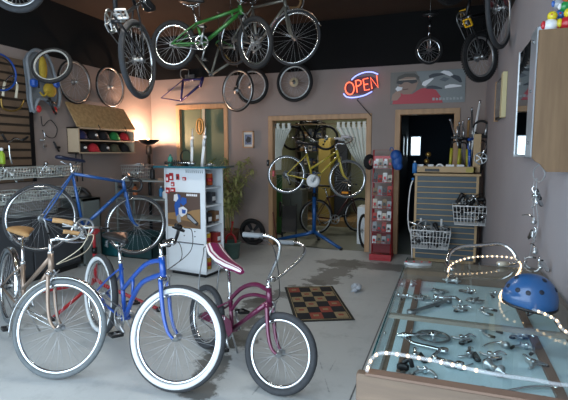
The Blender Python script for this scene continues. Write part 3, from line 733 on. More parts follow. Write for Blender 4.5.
def k_caliper():
    t = thing('brake_caliper', 'x', 'brake')
    m = MB()
    m.tube(cr([(-.045, -.03, .008), (-.038, .0, .01), (-.015, .022, .012), (.02, .02, .014), (.03, .03, .014)], 5), [.007, .006], alu, 8)
    m.tube(cr([(.045, -.03, .016), (.038, .0, .016), (.015, .022, .018), (-.02, .02, .02), (-.032, .034, .02)], 5), [.007, .006], alu, 8)
    m.lathe((0, .02, .004), (0, 0, 1), [(.01, 0), (.01, .024), (.004, .03)], chrome, 14); m.build('brake_arms', t)
    m = MB()
    for s_ in (-1, 1): m = MB(); m.box((.045 * s_ * .95, -.034, .012), (.012, .035, .012), black, bev=.002); m.build('brake_pad', t)
    return t
def k_lever():
    t = thing('brake_lever', 'x', 'brake lever')
    m = MB(); m.lathe((0, 0, .012), (0, 1, 0), [(.015, -.012), (.017, 0), (.015, .012)], alu, 14); m.box((.02, 0, .014), (.03, .02, .018), alu, bev=.004); m.build('lever_body', t)
    m = MB(); m.tube(cr([(.02, 0, .014), (.04, .02, .012), (.045, .06, .01), (.035, .105, .008)], 5), [.0065, .0045], chrome, 8); m.build('lever_blade', t); return t
def k_pedal():
    t = thing('pedal', 'x', 'pedal')
    m = MB()
    m.tube([(-.045, -.03, .014), (.045, -.03, .014), (.045, .03, .014), (-.045, .03, .014)], .005, alu, 6, closed=True)
    for x in (-.025, 0, .025): m.box((x, 0, .014), (.006, .06, .014), alu)
    m.build('pedal_cage', t)
    m = MB(); m.cyl((0, -.03, .014), (0, .065, .014), .007, chrome); m.lathe((0, 0, .014), (0, 1, 0), [(.012, -.035), (.012, .03)], steel, 12); m.build('spindle', t); return t
def k_crank(R=.075):
    t = thing('crankset', 'x', 'crankset')
    m = MB(); m.lathe((0, 0, .01), (0, 0, 1), [(R, -.002), (R + .003, 0), (R, .002), (R * .82, .002), (R * .82, -.002)], steel, 36, closed=True)
    for i in range(5):
        d = V((math.cos(i * 2 * PI / 5), math.sin(i * 2 * PI / 5), 0)); m.beam(V((0, 0, .012)), d * R * .86 + V((0, 0, .012)), .014, .004, alu)
    m.build('chainring', t)
    m = MB(); m.tube([(0, 0, .02), (.17, 0, .024)], [.013, .009], chrome, 8, flat=.6); m.lathe((0, 0, .012), (0, 0, 1), [(.018, 0), (.018, .014), (.008, .02)], chrome, 14); m.build('crank_arm', t); return t
def k_hub():
    t = thing('wheel_hub', 'x', 'hub')
    m = MB(); m.lathe((0, 0, .028), (0, 1, 0), [(.006, -.06), (.006, -.045), (.027, -.034), (.027, -.03), (.013, -.022), (.013, .022), (.027, .03), (.027, .034), (.006, .045), (.006, .06)], alu, 18); m.build('hub_shell', t)
    m = MB(); m.tube(cr([(0, .05, .028), (.012, .066, .03), (.05, .062, .03), (.07, .06, .03)], 4), [.006, .004], chrome, 6); m.build('quick_release', t); return t
def k_stem():
    t = thing('handlebar_stem', 'x', 'stem')
    m = MB(); m.tube([(0, 0, .014), (.1, 0, .014)], .011, chrome, 10); m.tube(cr([(0, 0, .014), (-.02, .01, .014), (-.02, .06, .014), (-.02, .09, .014)], 4), .011, chrome, 10); m.cyl((.1, 0, .0), (.1, 0, .03), .017, chrome); m.build('stem_body', t)
    m = MB(); m.cyl((-.02, .09, .014), (-.02, .1, .014), .006, steel); m.build('bolt', t); return t
def k_shifter():
    t = thing('shifter', 'x', 'shifter')
    m = MB(); m.lathe((0, 0, .018), (0, 1, 0), [(.016, -.05), (.018, -.045), (.018, .03), (.024, .034), (.024, .055), (.012, .06)], black, 16); m.build('grip_barrel', t)
    m = MB(); m.box((.025, .04, .018), (.04, .025, .02), blackmetal, bev=.005); m.tube([(.04, .04, .018), (.06, .0, .02), (.06, -.03, .02)], .005, blackmetal, 6); m.build('shift_lever', t); return t
KIT = dict(shifter=k_shifter, derailleur=k_derailleur, caliper=k_caliper, lever=k_lever, pedal=k_pedal, crank=k_crank, hub=k_hub, stem=k_stem)
PROTO = {}
def comp(kind, p, rz, label, group=None, sc=1.0, tiltx=0.0, rot=None):
    if kind not in PROTO: PROTO[kind] = o = KIT[kind]()
    else: o = copy_tree(PROTO[kind])
    o['label'] = label
    if group: o['group'] = group
    elif 'group' in o: del o['group']
    o.location = p; o.rotation_euler = rot if rot else (tiltx, 0, rz); o.scale = (sc, sc, sc)
    return o
def wire_basket(name, label, cat, loc, rz, w, d, h, mt, nx=14, ny=8, nz=3, flare=.03, group=None, wr=.0022):
    """open-topped wire basket, w along x, d along y"""
    t = thing(name, label, cat, loc, rz, group)
    m = MB()
    def rect(z, e, r):
        a, b = w / 2 + e, d / 2 + e
        m.tube([(-a, -b, z), (a, -b, z), (a, b, z), (-a, b, z)], r, mt, 6, closed=True)
    rect(h, flare, wr * 1.8)
    m.build('basket_rim', t)
    m = MB()
    for k in range(nz): rect(h * k / nz + .003, flare * k / nz, wr)
    for i in range(nx + 1):
        x = -w / 2 + w * i / nx; xe = x * (1 + 2 * flare / w)
        m.tube([(xe, -d / 2 - flare, h), (x, -d / 2, .003), (x, d / 2, .003), (xe, d / 2 + flare, h)], wr, mt, 4)
    for i in range(1, ny):
        y = -d / 2 + d * i / ny; ye = y * (1 + 2 * flare / d)
        m.tube([(-w / 2 - flare, ye, h), (-w / 2, y, .003), (w / 2, y, .003), (w / 2 + flare, ye, h)], wr, mt, 4)
    m.build('wire_mesh', t); return t

# ------------------------------------------------------------------ left wall
sw0, sw1 = 2.9, XW(30, 110, XL + .03).y
t = thing('slat_wall_panel', 'brown slatted display panel on the left wall holding handlebars', 'display panel', (XL, (sw0 + sw1) / 2, 1.15))
m = MB(); m.b2((.001, -(sw1 - sw0) / 2, 0), (.012, (sw1 - sw0) / 2, 1.48), M('slat_groove', '33291f', .8)); m.build('backing', t)
m = MB()
for i in range(15): m.b2((.012, -(sw1 - sw0) / 2, .01 + i * .1), (.03, (sw1 - sw0) / 2, .08 + i * .1), M('slat_board', '6e5a48', .6, var=.08, scale=4)); 
m.build('slat_board', t)
m = MB()
m.b2((.03, (sw1 - sw0) / 2 - .02, 0), (.045, (sw1 - sw0) / 2 + .03, 1.5), blackmetal); m.build('edge_strip', t)
XS = XL + .06
def bar_on_wall(name, pts_px, X, mt, r, label, cat='handlebar', grips=None, group=None, closed=False):
    ps = [XW(u, v, X + (q[0] if q else 0)) for (u, v, *q) in pts_px]
    t = thing(name, label, cat, ps[len(ps) // 2], group=group); o = t.location.copy()
    ps = [p - o for p in ps]
    m = MB(); c = cr(ps, 5, closed); m.tube(c, r, mt, 8, closed=closed); m.build('bar_tube' if cat == 'handlebar' else 'coil', t)
    if grips:
        for e in (0, -1):
            k = c[:6] if e == 0 else c[-6:]; m = MB(); m.tube(k, r * 1.35, grips, 8); m.build('grip', t)
    return t
bar_on_wall('handlebar', [(3, 96), (5, 82), (12, 76), (17, 84), (16, 98)], XS + .08, chrome, .011, 'chrome handlebar with pale grips hung high on the slatted panel', grips=M('ivory_grip', 'cfc9b4', .5))
bar_on_wall('handlebar', [(1, 98), (3, 108), (12, 111), (20, 108), (24, 100)], XS + .06, brass, .011, 'brassy curved handlebar hung under the chrome one on the slatted panel')
bar_on_wall('handlebar', [(2, 134), (8, 142), (15, 138), (22, 140), (28, 137)], XS + .1, chrome, .011, 'chrome handlebar hung low above the wire baskets', grips=black)
bar_on_wall('handlebar', [(9, 144), (10, 156), (12, 164)], XS + .1, chrome, .011, 'short chrome bar end standing over the wire baskets')
c = XW(0, 72, XL + .16); t = thing('bicycle_rim', 'blue bicycle rim hung on the slatted panel at the left edge', 'rim', c)
m = MB(); m.torus((0, 0, 0), (1, 0, 0), .2, .011, blue, 48, 8); m.build('rim_ring', t)
m = MB(); m.torus((.01, 0, 0), (1, 0, 0), .165, .006, rubber_dark, 48, 6); m.build('inner_tube', t)
c = XW(2, 157, XL + .15); t = thing('spray_bottle', 'lime green bottle standing at the left edge above the wire baskets', 'bottle', c - V((0, 0, .08)))
m = MB(); m.lathe((0, 0, 0), UPV, [(.03, 0), (.032, .01), (.032, .11), (.014, .14), (.014, .15)], M('lime_plastic', '8fb02a', .35), 18); m.build('bottle_body', t)
m = MB(); m.lathe((0, 0, .15), UPV, [(.017, 0), (.017, .03), (.01, .035)], white, 14); m.build('bottle_cap', t)
# child seat with a loose tyre hooked over it
t0 = XW(44, 85, XL + .12); t = thing('child_seat', 'grey plastic child bicycle seat with yellow cushion hung on the left wall', 'child seat', t0)
def cs(u, v, x=0): return XW(u, v, XL + .12 + x) - t0
grey_pl = M('grey_shell_plastic', '7c848c', .45, var=.06, scale=8)
m = MB()
shell = [cs(27, 60), cs(31, 52), cs(38, 50), cs(47, 56), cs(52, 66), cs(56, 80), cs(60, 96), cs(57, 108), cs(47, 100), cs(38, 100), cs(34, 112), cs(31, 100), cs(30, 84)]
m.poly([p + V((-.07, 0, 0)) for p in shell], (.03, 0, 0), grey_pl)
m.tube(cr(shell, 4, True), .022, grey_pl, 8, closed=True)
m.build('seat_shell', t)
ycush = M('yellow_cushion', 'a58c2c', .8, var=.1, scale=20, bump=.1)
for (u, v, a, b_) in ((43, 69, .05, .16), (50, 90, .09, .09)):
    m = MB(); q = cs(u, v, .03); m.ell(q, (.04, a * 1.1, b_), ycush); m.build('cushion', t)
m = MB(); m.tube(cr([cs(40, 92, .05), cs(44, 96, .06), cs(48, 92, .06), cs(53, 95, .05)], 4), .012, ycush, 6); m.tube([cs(38, 76, .06), cs(39, 88, .07)], .01, black, 6); m.build('strap', t)
for u, v in ((34, 83), (56, 84)):
    m = MB(); q = cs(u, v, .05); m.box(q, (.07, .09, .1), M('blue_plastic', '1d4fa5', .4), bev=.02); m.build('side_guard', t)
for u, v in ((39, 109), (55, 110)):
    m = MB(); q = cs(u, v, .04); m.ell(q, (.02, .035, .045), redplastic); m.build('reflector', t)
m = MB(); m.tube([cs(49, 98, .05), cs(52, 106, .06), cs(56, 114, .04)], .016, black, 8); m.tube([cs(47, 101, .05), cs(56, 103, .05)], .012, black, 6); m.build('mounting_bracket', t)
def wall_wheel(u, v, X, R, tr, ax, label, name='bicycle_wheel', cog=(.035, .025), rim=alu, tire=rubber_dark, n=24, Yw=None, spk=.0012):
    c = XW(u, v, X) if Yw is None else YW(u, v, Yw)
    t = thing(name, label, 'wheel', c)
    wheel_parts(t, (0, 0, 0), ax, R, tr, rim, tire, None, n, None, cog, spk=spk, name='wheel'); return t
c = P(52, 65.5, 4.6)
t = thing('bicycle_tire', 'loose black tyre with pale inner wall hooked over the child seat', 'tyre', c)
m = MB(); rA = Matrix.Rotation(R_(18), 3, 'Y')
m.torus((0, 0, 0), V((.35, -.85, .38)), .185, .022, rubber_dark, 48, 10, flat=1.0); m.build('tread', t)
m = MB(); m.torus(V((.35, -.85, .38)) * .008, V((.35, -.85, .38)), .172, .012, M('pale_sidewall', '8f928f', .5), 48, 8); m.build('sidewall', t)
wall_wheel(75, 82, XL + .07, .3, .013, (1, 0, 0), 'thin bicycle wheel on the left wall next to the child seat')
wall_wheel(110.5, 87, XL + .07, .31, .012, (1, 0, 0), 'thin bicycle wheel hung above the cap cabinet, right of the other wall wheel')
# cables and little things
bar_on_wall('brake_cable', [(41, 116), (43, 126), (50, 120), (57, 128), (55, 137), (48, 137), (42, 130)], XL + .03, cable_m, .005, 'looped black brake cable hanging below the child seat', cat='cable')
q = XW(41, 140, XL + .04); comp('lever', q, 0, 'silver brake lever hanging at the end of the looped cable', rot=(R_(90), 0, R_(60)))
q = XW(44, 146, XL + .04); comp('pedal', q, 0, 'small silver pedal hanging under the looped cable', rot=(0, R_(90), 0), sc=.6)
q = XW(57, 147, XL + .04); t = thing('chain_tool', 'black chain tool hooked on the left wall beside the cable loop', 'tool', q)
m = MB(); m.tube([(0, -.05, .07), (0, .03, -.06)], .012, black, 8); m.build('tool_handle', t); m = MB(); m.box((.005, .01, -.005), (.03, .07, .03), blackmetal, bev=.006); m.build('tool_jaw', t)
# cap cabinet
A = XW(77, 153, XL + .16); B = XW(133, 153, XL + .16); y0, y1 = A.y, B.y; zc0 = 1.5; zc1 = 1.86
t = thing('cap_cabinet', 'wooden cap cabinet with raised strand-board lid on the left wall', 'cabinet', (XL, (y0 + y1) / 2, zc0)); hw = (y1 - y0) / 2; H_ = zc1 - zc0
pale = M('pale_pine', 'b9a68c', .6, var=.06, scale=4)
m = MB(); m.b2((0, -hw, 0), (.2, -hw + .02, H_), pale); m.b2((0, hw - .02, 0), (.2, hw, H_), pale); m.b2((0, -hw, 0), (.21, hw, .018), pale); m.b2((0, -hw, H_ - .02), (.2, hw, H_), pale); m.b2((0, -hw, 0), (.01, hw, H_), M('cabinet_back', '2e2721', .8)); m.build('cabinet_body', t)
m = MB(); m.b2((0.01, -hw + .02, H_ * .5 - .008), (.2, hw - .02, H_ * .5 + .008), pale); m.build('shelf', t)
m = MB(); m.poly([(.2, -hw - .02, H_), (.2, hw + .03, H_), (.03, hw - .05, H_ + .33), (.03, -hw - .04, H_ + .33)], (.012, 0, .01), osb); m.build('lid', t)
for yy in (-hw * .35, hw * .62):
    m = MB(); m.tube([(.2, yy, H_ - .05), (.215, yy + .02, H_ - .01), (.205, yy - .01, H_ + .05)], .006, black, 6); m.build('lid_catch', t)
caps = [('1c2350', 'navy'), ('17181c', 'black'), ('1a1b22', 'black'), ('1f7a3c', 'green'), ('b32430', 'red'), ('15161a', 'black'), ('a3262f', 'red'), ('1b1d24', 'black'), ('4a4a38', 'olive'), ('18191d', 'black')]
pos_words = ['first from the left on the upper shelf', 'second on the upper shelf', 'left of the green cap on the upper shelf', 'on the upper shelf', 'on the upper shelf next to the green cap', 'first from the left on the lower shelf', 'on the lower shelf', 'with white badge on the lower shelf', 'fourth on the lower shelf', 'last on the right of the lower shelf']
for i, (cc, nm) in enumerate(caps):
    r, k = divmod(i, 5); yy = -hw + .14 + k * (2 * hw - .28) / 4
    t = thing('baseball_cap', '%s baseball cap %s' % (nm, pos_words[i]), 'cap', (XL + .1, (y0 + y1) / 2 + yy, zc0 + (.18 * (1 - r)) + .022), 0, 'caps in the wooden cabinet')
    cm = M('cap_' + nm, cc, .85, var=.08, scale=60, bump=.05)
    m = MB(); m.ell((0, 0, 0), (.085, .095, .125), cm, 18, 7, z0=0); m.build('crown', t)
    m = MB()
    pts_ = [(.05, -.08, .012)] + [(.06 + .045 * math.sin(a), -.08 * math.cos(a), .008 - .008 * math.sin(a)) for a in [PI * j / 8 for j in range(9)]] + [(.05, .08, .012)]
    m.poly(pts_, (0, 0, .005), cm); m.build('brim', t)
    if i in (7, 1, 5): m = MB(); m.ell((.078, .0, .06), (.008, .03, .018), white); m.build('badge', t)
    else: m = MB(); m.ell((0, 0, .125), (.007, .007, .005), cm); m.build('button', t)
# U lock hanging beside the cabinet
q = XW(79, 160, XL + .07); t = thing('u_lock', 'black u-lock hanging below the left end of the cap cabinet', 'lock', q)
m = MB(); m.tube(cr([(0, -.05, -.3), (0, -.055, .05), (0, -.03, .14), (0, .0, .16), (0, .03, .14), (0, .055, .05), (0, .05, -.3)], 5), .009, black, 8); m.build('shackle', t)
m = MB(); m.tube([(0, 0, .16), (0, .01, .3)], .014, black, 8); m.build('lock_body', t)
# floor lamp in the corner
lp = P(148.5, 140, 7.5); t = thing('floor_lamp', 'dark torchiere floor lamp glowing in the far left corner', 'floor lamp', (lp.x, lp.y, 0)); zt_ = lp.z
m = MB(); m.lathe((0, 0, 0), UPV, [(.15, 0), (.15, .02), (.03, .035)], blackmetal, 28); m.build('base', t)
m = MB(); m.cyl((0, 0, .03), (0, 0, zt_ - .06), .028, blackmetal); m.lathe((0, 0, zt_ - .25), UPV, [(.028, 0), (.05, .03), (.05, .14), (.03, .17)], M('lamp_neck', '5c5046', .4, .4), 18); m.build('pole', t)
m = MB(); m.lathe((0, 0, zt_ - .06), UPV, [(.03, -.02), (.1, .0), (.175, .055), (.18, .062), (.17, .06), (.09, .012), (.02, .0)], blackmetal, 32); m.build('lamp_shade', t)
m = MB(); m.ell((0, 0, zt_ - .02), (.03, .03, .035), M('lamp_bulb', 'ffd0a0', .5, emit=30)); m.build('bulb', t)
point('lamp_light', (lp.x, lp.y, zt_ + .03), 85, (1.0, .6, .4), .05)
# low dark cabinet, wire baskets on brackets above it
m = MB(); t = thing('low_cabinet', 'long dark grey low cabinet against the left wall', 'cabinet', (XL + .22, 3.5, 0))
dk = M('charcoal_laminate', '34373b', .6, var=.06, scale=3)
m.b2((-.21, -1.1, .08), (.2, 1.1, .78), dk, .005); m.build('cabinet_body', t)
m = MB(); m.b2((-.2, -1.08, 0), (.15, 1.08, .08), black); m.build('plinth', t)
for k in range(3):
    m = MB(); m.b2((.2, -1.07 + k * .725, .11), (.215, -.37 + k * .725, .75), M('charcoal_door', '3c4045', .55, var=.05, scale=3), .004); d_ = m.build('cabinet_door', t)
    m = MB(); m.tube([(.215, -.44 + k * .725, .5), (.235, -.44 + k * .725, .51), (.235, -.44 + k * .725, .6), (.215, -.44 + k * .725, .61)], .005, steel, 6); m.build('handle', d_)
wirew = M('white_wire', 'c7cfcc', .4, .1)
def rack_unit(z, label):
    t = thing('wall_bracket', label, 'bracket', (XL, 4.0, z)); m = MB(); m.b2((0, -.75, -.02), (.02, .7, .02), steel); m.build('rail', t)
    for yy in (-.6, -.1, .5): m = MB(); m.beam((.02, yy, 0), (.3, yy, -.005), .01, .02, steel); m.build('bracket_arm', t)
bk = []
for j, (z, zl) in enumerate(((1.22, 'upper'), (.95, 'lower'))):
    rack_unit(z - .015, 'steel wall bracket carrying the %s row of wire baskets' % zl)
    for i, (yy, pl) in enumerate(((3.62, 'nearer the left edge'), (4.28, 'beside the wall wheels'))):
        b_ = wire_basket('wire_basket', 'white wire basket in the %s row on the left wall, %s' % (zl, pl), 'basket', (XL + .26, yy, z), R_(90), .58, .36, .12, wirew, nx=16, ny=9, flare=.03, group='wire baskets on the left wall', wr=.0026)
        bk.append(((XL + .26, yy, z), zl, pl))
kinds = ['derailleur', 'lever', 'pedal', 'caliper', 'stem', 'hub', 'crank']
for bi, ((x, y, z), zl, pl) in enumerate(bk):
    for i in range(7 if zl == 'upper' else 5):
        kd = kinds[(i * 3 + bi) % 7]
        px, py = x - .1 + .2 * random.random(), y - .2 + .4 * (i + .5) / 7 + .03
        comp(kd, (px, py, z + .02 + .03 * (i % 3)), 0, 'used silver bicycle part lying in the %s wire basket %s' % (zl, pl), group='parts in the %s basket %s' % (zl, pl), sc=1.25 if kd != 'crank' else 1.0, rot=(R_(random.uniform(-50, 50)), R_(random.uniform(-60, 10)), random.uniform(0, 6)))
# front wire basket hung behind the road bicycle wheel
q = P(33, 222, 4.5); wire_basket('bicycle_basket', 'grey wire bicycle basket standing on the low cabinet behind the road bicycle wheel', 'basket', (XL + .28, 3.95, .785), R_(90), .55, .32, .17, M('grey_wire', '9aa0a0', .4, .4), nx=22, ny=12, nz=5, flare=.015, wr=.0018)
# shelving and crates behind the road bicycle
s0 = FL(105, 258); t = thing('metal_shelf', 'grey metal shelving unit behind the blue road bicycle', 'shelf', (-4.33, 5.95, 0))
sg_ = M('grey_shelf_paint', '8b9392', .5, var=.05, scale=4)
m = MB()
for sx in (-.5, .5):
    for sy in (-.2, .2): m = MB(); m.b2((sx - .015, sy - .015, 0), (sx + .015, sy + .015, 1.1), sg_); m.build('upright', t)
for z in (.12, .48, .8, 1.08): m = MB(); m.b2((-.52, -.22, z - .012), (.52, .22, z + .012), sg_, .003); m.build('shelf_board', t)
wb_ = wire_basket('wire_basket', 'silver wire basket full of parts on top of the metal shelving', 'basket', (-4.56, 5.93, 1.095), 0, .32, .3, .22, M('silver_wire', 'c4c8c7', .35, .5), nx=10, ny=8, nz=4, flare=.02, wr=.003)
for i in range(9):
    comp(kinds[i % 6], (-4.64 + .08 * (i % 3), 5.85 + .08 * (i // 3), 1.13 + .05 * (i % 3) + .03 * (i // 3)), 0, 'silver bicycle part in the basket on the metal shelving', group='parts in the basket on the shelving', sc=1.3, rot=(R_(random.uniform(-90, 90)), R_(random.uniform(-60, 60)), random.uniform(0, 6)))
def bottle(x, y, z, h, r, mt, label, cap=black):
    t = thing('bottle', label, 'bottle', (x, y, z)); m = MB(); m.lathe((0, 0, 0), UPV, [(r * .9, 0), (r, .01), (r, h * .7), (r * .4, h * .82), (r * .4, h * .88)], mt, 16); m.build('bottle_body', t)
    m = MB(); m.lathe((0, 0, h * .86), UPV, [(r * .5, 0), (r * .5, h * .12), (r * .2, h * .14)], cap, 12); m.build('bottle_cap', t); return t
bottle(-4.3, 5.95, 1.095, .2, .035, black, 'black bottle on the metal shelving left of the wire basket')
bottle(-4.22, 6.05, .815, .17, .035, M('blue_liquid', '3d88c0', .3), 'blue bottle on the second shelf of the metal shelving', white)
bottle(-4.6, 5.9, .815, .2, .04, M('orange_liquid', 'a8603a', .3), 'orange bottle on the second shelf of the metal shelving')
bottle(-4.0, 5.85, .815, .14, .05, white, 'squat white bottle on the second shelf of the metal shelving', M('cap_blue', '2f6db0', .4))
def crate(x, y, z, w, d, h, mt, label, rz=0):
    t = thing('storage_crate', label, 'crate', (x, y, z), rz); T_ = .012
    m = MB(); m.b2((-w / 2, -d / 2, 0), (w / 2, d / 2, T_), mt)
    for a, b_ in (((-w / 2, -d / 2, 0), (w / 2, -d / 2 + T_, h)), ((-w / 2, d / 2 - T_, 0), (w / 2, d / 2, h)), ((-w / 2, -d / 2, 0), (-w / 2 + T_, d / 2, h)), ((w / 2 - T_, -d / 2, 0), (w / 2, d / 2, h))): m.b2(a, b_, mt)
    m.build('crate_body', t)
    m = MB(); m.tube([(-w / 2 - .008, -d / 2 - .008, h), (w / 2 + .008, -d / 2 - .008, h), (w / 2 + .008, d / 2 + .008, h), (-w / 2 - .008, d / 2 + .008, h)], .013, mt, 6, closed=True); m.build('crate_rim', t); return t
crate(-4.62, 5.42, 0, .42, .34, .3, teal, 'teal plastic crate on the floor in front of the metal shelving')
crate(-4.1, 5.45, 0, .5, .38, .34, M('dark_green_plastic', '16373a', .5, var=.1, scale=8), 'dark green plastic crate on the floor between the teal crate and the kiosk')
t = thing('storage_box', 'grey open wooden box unit against the left wall behind the road bicycle', 'box', (-4.6, 4.82, 0))
gb = M('grey_box_paint', '6c7473', .6, var=.08, scale=4)
m = MB(); m.b2((-.25, -.16, 0), (.25, .16, .03), gb); m.b2((-.25, -.16, 0), (-.22, .16, .9), gb); m.b2((.1, -.16, 0), (.13, .16, .9), gb); m.b2((-.25, -.16, .87), (.13, .16, .9), gb); m.b2((-.25, .14, 0), (.13, .16, .9), gb); m.build('box_body', t)
m = MB(); m.b2((-.22, -.15, .45), (.1, .15, .47), gb); m.build('shelf', t)
t = thing('bicycle_helmet', 'black bicycle helmet on top of the grey box unit', 'helmet', (-4.66, 4.82, .905), .5)
m = MB(); m.ell((0, 0, .0), (.15, .105, .12), black, 20, 8, z0=0); m.build('shell', t)
m = MB()
for yy in (-.05, 0, .05): m.tube(cr([(-.12, yy, .04), (-.05, yy, .115), (.05, yy, .115), (.12, yy, .04)], 4), .012, M('dark_grey_trim', '2c2e33', .4), 6)
m.build('vent_rib', t)
# ------------------------------------------------------------------ white kiosk
ka, kb2 = FL(168, 273), FL(206.5, 279); kw = (kb2 - ka).length; kang = math.atan2((kb2 - ka).y, (kb2 - ka).x); kd = .38; kh = P(161, 168, 5.6).z
kh = 1.33; zk = lambda v: YW(186, v, 4.74).z
t = thing('display_kiosk', 'white display kiosk with teal glass top in the middle of the left side', 'kiosk', (ka.x, ka.y, 0), kang); KI = t
kwhite = M('kiosk_white_laminate', 'e0e8ee', .4, var=.02, scale=3)
m = MB(); m.b2((-.02, 0, .05), (kw, .02, kh), kwhite, .003); m.b2((-.02, kd - .02, .05), (kw, kd, kh), kwhite, .003); m.b2((0, 0, .05), (kw, kd, .08), kwhite); m.b2((0, .02, kh - .02), (kw - .001, kd - .02, kh), kwhite); m.b2((0, .0, .05), (.02, kd, kh), kwhite)
m.build('kiosk_body', t)
m = MB(); m.b2((.04, .04, 0), (kw - .04, kd - .04, .05), black); m.build('plinth', t)
for z in (.35, .62, .86, 1.08): m = MB(); m.b2((.03, .025, z), (kw - .01, kd - .025, z + .018), kwhite); m.build('shelf', t)
m = MB(); m.poly([(-.1, -.1, kh), (kw + .14, -.1, kh), (kw + .2, .15, kh), (kw + .1, kd + .1, kh), (-.1, kd + .1, kh)], (0, 0, .022), M('teal_glass', '1c5c6c', .08, coat=.6)); m.build('glass_top', t)
m = MB(); m.b2((-.02, -.008, zk(242.5)), (kw - .03, .0, zk(241.5)), M('seam', '5b6166', .5)); m.build('panel_seam', t)
for i in range(2):
    for j in range(2): m = MB(); m.cyl((.28 + .16 * i, -.01, zk(235 - 5 * j)), (.28 + .16 * i, 0, zk(235 - 5 * j)), .008, steel); m.build('bolt', t)
def on_kiosk(x, y, z): return Matrix.Rotation(kang, 4, 'Z') @ V((x, y, z)) + V((ka.x, ka.y, 0))
# motocross calendar picture

pc = on_kiosk(.03, -.006, zk(227)); t = thing('calendar', 'motocross calendar picture of a rider on a blue dirt bike on the kiosk front', 'calendar', pc, kang)
pw, ph = kw - .1, zk(192) - zk(227)
def print_mat(n, h): return M('print_' + n, h, .45)
m = MB(); m.b2((0, -.002, 0), (pw, .004, ph), print_mat('brown_track', '5c4a42')); m.build('page', t)
def splat(m, o, U, W, pts, mt, k, n): 
    m.poly([o + U * x + W * y + n * (.0006 * k + .002) for x, y in pts], n * .0006, mt)
m = MB(); U, W, n = V((pw, 0, 0)), V((0, 0, ph)), V((0, -1, 0)); o0 = V((0, 0, 0))
splat(m, o0, U, W, [(0, 0), (1, 0), (1, .55), (.75, .5), (.5, .38), (.25, .42), (0, .38)], print_mat('dirt', '9b7a52'), 0, n)
splat(m, o0, U, W, [(0, .06), (1, .0), (1, .12), (.6, .2), (0, .22)], print_mat('dirt_shadow', '6d5540'), 1, n)
bl, wt, dkp, gy = print_mat('blue', '2c5cae'), print_mat('white', 'e4e6ea'), print_mat('dark', '26282e'), print_mat('grey', '9aa0a8')
splat(m, o0, U, W, [(.22, .62), (.34, .95), (.42, .9), (.4, .6), (.34, .35), (.26, .3)], bl, 2, n)
splat(m, o0, U, W, [(.2, .75), (.22, .92), (.32, .95), (.35, .82), (.28, .72)], wt, 3, n)
splat(m, o0, U, W, [(.4, .7), (.46, .86), (.6, .84), (.6, .7), (.5, .62)], bl, 3, n)
splat(m, o0, U, W, [(.35, .55), (.5, .6), (.62, .52), (.6, .4), (.45, .3), (.36, .34)], wt, 4, n)
splat(m, o0, U, W, [(.45, .52), (.58, .5), (.56, .4), (.46, .4)], bl, 5, n)
splat(m, o0, U, W, [(.58, .42), (.7, .4), (.96, .16), (.9, .08), (.62, .26)], dkp, 4, n)
splat(m, o0, U, W, [(.62, .38), (.7, .36), (.9, .17), (.84, .14), (.62, .3)], gy, 5, n)
splat(m, o0, U, W, [(.3, .35), (.4, .36), (.42, .16), (.34, .12), (.28, .2)], gy, 5, n)
for i in range(6): splat(m, o0, U, W, [(.6 + .055 * i, .9), (.645 + .055 * i, .9), (.65 + .055 * i, .96), (.605 + .055 * i, .96)], wt, 2, n)
m.build('picture', t)
# red packets on the kiosk front
pkt = [(.04, 1.20, .05, .1, 'top left'), (.1, 1.22, .06, .09, 'second along the top'), (.2, 1.22, .045, .07, 'black-centred, middle of the top row'), (.3, 1.2, .05, .04, 'right end of the top row'), (.12, 1.13, .05, .05, 'in the middle below the top row'), (.04, 1.05, .06, .07, 'lowest at the left'), (.12, 1.06, .07, .05, 'lowest beside the left one')]
for (x, z, w_, h_, ds) in pkt:
    q = on_kiosk(x, -.001, z); t = thing('parts_packet', 'red carded parts packet on the kiosk front, ' + ds, 'packet', q, kang, group='red packets on the kiosk front')
    m = MB(); m.b2((-w_ / 2, -.012, -h_ / 2), (w_ / 2, .0, h_ / 2), redplastic, .002); m.build('card', t)
    m = MB(); m.box((0, -.014, -h_ * .1), (w_ * .5, .006, h_ * .4), black if 'black' in ds else white, bev=.002); m.build('blister', t)
# key chain row under the glass top
for i in range(9):
    q = on_kiosk(.33 + .03 * i, -.006, kh - .03); t = thing('key_ring', 'small metal key ring in the row under the kiosk glass top', 'key ring', q, kang, group='key rings under the kiosk top')
    m = MB(); m.torus((0, 0, 0), (0, 1, 0), .009, .0015, steel, 12, 4); m.build('ring', t); m = MB(); m.box((0, 0, -.02), (.008, .003, .02), steel); m.build('tag', t)
